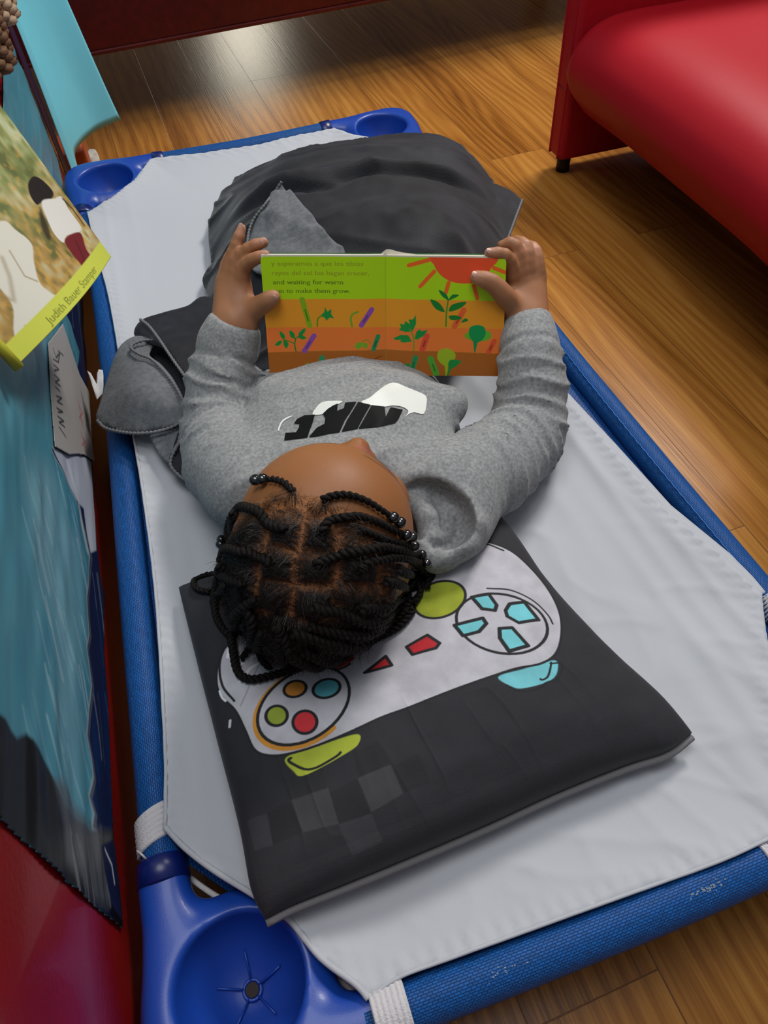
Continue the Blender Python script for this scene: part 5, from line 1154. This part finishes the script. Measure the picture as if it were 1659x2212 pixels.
# ================================================================== BLANKET
VEL = mat('charcoal_velour', (27, 27, 33), .65, spec=.25, sheen=.2, bump=.5, bscale=600, bdist=.0008, var=.9, vscale=9)
VEL.node_tree.nodes['Principled BSDF'].inputs['Sheen Roughness'].default_value = .45
GRU = mat('grey_fleece_reverse', (104, 106, 109), .95, sheen=.1, bump=.5, bscale=500, bdist=.001, var=.22, vscale=180)
STI = mat('grey_edge_thread', (120, 120, 122), .9, bump=.6, bscale=1200)
bl = empty('blanket', (.06, .15, .14)); tag(bl, 'charcoal plush blanket with grey reverse bunched over the child\'s legs', 'blanket')
def XY(px, py, z, du=0, dv=0): q = P(px, py, z=z) + uD * du + vD * dv; return [q[0], q[1], z]
ctrl = [XY(462, 560, .150), XY(455, 500, .152), XY(470, 440, .156), XY(505, 398, .160), XY(440, 640, .152), XY(425, 700, .150),
        XY(505, 470, .205), XY(520, 420, .205), XY(580, 385, .216), XY(700, 358, .228), XY(820, 343, .235), XY(930, 344, .228), XY(962, 360, .224),
        XY(580, 378, .150, -.005, .045), XY(700, 350, .150, 0, .055), XY(820, 334, .150, 0, .06), XY(935, 328, .150, .000, .055), XY(980, 348, .150, .020, .040), XY(1020, 400, .150, .028, .012), XY(1048, 480, .150, .028, 0), XY(1062, 540, .150, .020, -.005),
        XY(580, 378, .190, -.003, .022), XY(700, 350, .205, 0, .026), XY(820, 334, .212, 0, .028), XY(935, 328, .205, .000, .026), XY(980, 348, .198, .010, .020), XY(1020, 400, .190, .014, .006), XY(1048, 480, .182, .014, 0),
        XY(992, 400, .216), XY(1010, 440, .212), XY(1038, 500, .208), XY(1035, 560, .200),
        XY(600, 470, .232), XY(720, 450, .246), XY(850, 440, .250), XY(960, 440, .240), XY(640, 540, .226), XY(760, 540, .236), XY(900, 530, .244), XY(1000, 510, .236),
        XY(560, 620, .198), XY(700, 640, .212), XY(850, 650, .214), XY(980, 640, .200), XY(560, 740, .176), XY(700, 760, .200), XY(900, 760, .200), XY(500, 680, .165), XY(545, 800, .166), XY(470, 760, .152)]
def bz_(p):
    z = rbf(ctrl, p, 2e-4); q = np.column_stack([p @ uD[:2], p @ vD[:2], 0 * p[:, 0]])
    # fold ridge near the far edge and drape ripples
    r0, r1 = P(505, 445, z=.215)[:2], P(1045, 338, z=.245)[:2]; d = r1 - r0; n_ = np.array([-d[1], d[0]]) / np.linalg.norm(d); t = (p - r0) @ d / (d @ d); s_ = (p - r0) @ n_ + .010 * np.sin(t * 5) - .004 * vnoise(q * 20, 4)
    m_ = np.clip(t * 5 + .3, 0, 1) * np.clip((1.05 - t) * 5, 0, 1)
    z += m_ * (.010 * np.exp(-((s_ - .006) / .010) ** 2) - .012 * np.exp(-((s_ + .016) / .009) ** 2))
    fx = 1 - np.abs(vnoise(q * [5, 22, 1] + .5 * vnoise(q * 9, 61)[:, None], 62)); z += .0075 * (fx ** 3 - .2)
    z += .0035 * vnoise(q * 17, 64) + .0012 * vnoise(q * 60, 63)
    return np.maximum(z, .1475)
outl = [XY(455, 560, .150), XY(450, 500, .150), XY(463, 440, .150), XY(495, 402, .150), XY(530, 380, .15, 0, .02), XY(620, 362, .150, 0, .048), XY(760, 342, .150, 0, .058), XY(880, 326, .150, 0, .062), XY(942, 330, .150, .002, .057), XY(985, 350, .150, .022, .042), XY(1023, 400, .150, .031, .013), XY(1051, 480, .150, .031, 0), XY(1066, 545, .150, .021, -.005), XY(1060, 610, .19), XY(1020, 700, .19), XY(960, 780, .19), XY(700, 800, .19), XY(545, 815, .165), XY(520, 770, .16), XY(440, 745, .150), XY(415, 705, .150), XY(425, 670, .150), XY(448, 640, .150), XY(436, 602, .150), XY(448, 575, .150)]
mound = patch('plush_cover', np.array(smooth_poly(np.array(outl)[:, :2], 4)), bz_, VEL, .0042); par(mound, bl); solidify(mound, .004)
mb = BVHTree.FromPolygons([tuple(v.co) for v in mound.data.vertices], [tuple(p.vertices) for p in mound.data.polygons])
def stitches(pth, name='edge_stitching', r=.0016, par_=None):
    pth = catmull(pth, max(20, int(np.linalg.norm(np.diff(np.array(pth), axis=0), axis=1).sum() / .0012))); s = np.arange(len(pth)) * .0012
    o = tube(name, pth, r * (1 + .38 * np.sin(s / .0045 * 2 * np.pi)), STI, None, 8); return par(o, bl)
def clothpx(name, pts, m, wob=.0025, seed=1, thick=.003, step=.003, inner=(), freq=22):
    w3 = [P(x, y, z=z) for x, y, z in pts]; c = [list(q) for q in w3] + [list(P(x, y, z=z)) for x, y, z in inner]
    def zf(p):
        q = np.column_stack([p, 0 * p[:, 0]]); return rbf(c, p, 1e-5) + wob * vnoise(q * freq, seed) + wob * .3 * vnoise(q * 90, seed + 1)
    o = patch(name, smooth_poly(np.array(w3)[:, :2], 5), zf, m, step); solidify(o, thick); par(o, bl); return o, w3
# grey triangular turned back fold on the mound
tri = [(612, 406), (632, 425), (655, 452), (680, 478), (705, 510), (745, 555), (700, 600), (600, 610), (548, 590), (540, 540), (550, 495), (580, 455), (598, 425)]
tw = np.array([hit(mb, *q, .004) for q in tri])
def tz(p):
    out = np.empty(len(p)); bc_ = tw.mean(0)[:2]
    for i, q in enumerate(p):
        l, n, k, t = mb.ray_cast(Vector((q[0], q[1], .5)), Vector((0, 0, -1))); out[i] = (l.z if l else .2)
    q = np.column_stack([p @ uD[:2], p @ vD[:2], 0 * p[:, 0]]); return out + .007 + .004 * np.abs(vnoise(q * [45, 14, 1], 71)) + .0015 * vnoise(q * 70, 72)
o = patch('turned_back_reverse', smooth_poly(tw[:, :2], 4), tz, GRU, .0035); solidify(o, .004); par(o, bl); o['label'] = 'grey fleece reverse side folded over'
e_ = np.array([hit(mb, *q, .004) for q in [(612, 406), (598, 428), (580, 458), (552, 495), (542, 540), (550, 580)]]); e_[:, 2] += .008; stitches(e_)
# corner beyond, hanging over the right rail
clothpx('far_corner', [(1035, 398, .170), (1085, 404, .163), (1128, 433, .155), (1112, 475, .160), (1095, 520, .158), (1062, 525, .165)], VEL, .003, 81)
stitches([P(1128, 432, z=.162), P(1112, 475, z=.162), P(1096, 518, z=.160)], r=.0018)
# left pieces, lying over the left rail
clothpx('near_side_fold', [(292, 728, .170), (304, 692, .176), (345, 679, .176), (400, 664, .178), (440, 640, .180), (480, 660, .180), (480, 760, .176), (450, 830, .172), (412, 838, .172), (385, 790, .178), (355, 752, .182)], VEL, .003, 83)
clothpx('near_side_fold', [(292, 732, .160), (330, 722, .160), (400, 800, .160), (450, 850, .160), (470, 950, .156), (450, 1046, .150), (415, 1040, .150), (385, 1028, .150), (366, 1000, .154), (385, 940, .158), (395, 880, .158), (350, 810, .158), (300, 765, .158)], VEL, .004, 85)
o, w3 = clothpx('grey_reverse_flap', [(210, 908, .160), (216, 870, .166), (232, 815, .172), (250, 765, .178), (268, 738, .178), (300, 724, .176), (330, 738, .172), (322, 765, .178), (350, 790, .180), (378, 825, .178), (398, 868, .174), (402, 905, .168), (372, 922, .166), (335, 932, .162), (290, 935, .162), (250, 930, .158)], GRU, .0022, 87, inner=[(300, 850, .186), (270, 820, .182), (340, 870, .184)]); o['label'] = 'grey fleece reverse side hanging over the blue rail'
clothpx('grey_reverse_flap', [(325, 938, .158), (360, 925, .162), (400, 905, .164), (404, 925, .162), (384, 960, .160), (370, 1000, .156), (352, 992, .153), (335, 965, .155)], GRU, .0025, 89)
stitches([P(*q[:2], z=q[2]) for q in [(303, 690, .182), (322, 705, .184), (345, 735, .185), (372, 775, .184), (398, 812, .181), (412, 838, .178)]])
stitches([P(*q[:2], z=q[2]) for q in [(330, 735, .176), (312, 735, .180), (290, 742, .182), (283, 752, .184), (300, 765, .185), (325, 775, .186), (350, 797, .186), (375, 828, .184), (396, 868, .180), (401, 905, .174)]])
stitches([P(*q[:2], z=q[2]) for q in [(210, 908, .161), (225, 923, .161), (250, 931, .162), (290, 936, .165), (335, 933, .166), (372, 922, .168), (401, 905, .172)]], r=.0016)
stitches([P(*q[:2], z=q[2]) for q in [(403, 925, .166), (384, 960, .164), (368, 1000, .158), (388, 1028, .154), (415, 1041, .154), (448, 1046, .154)]])
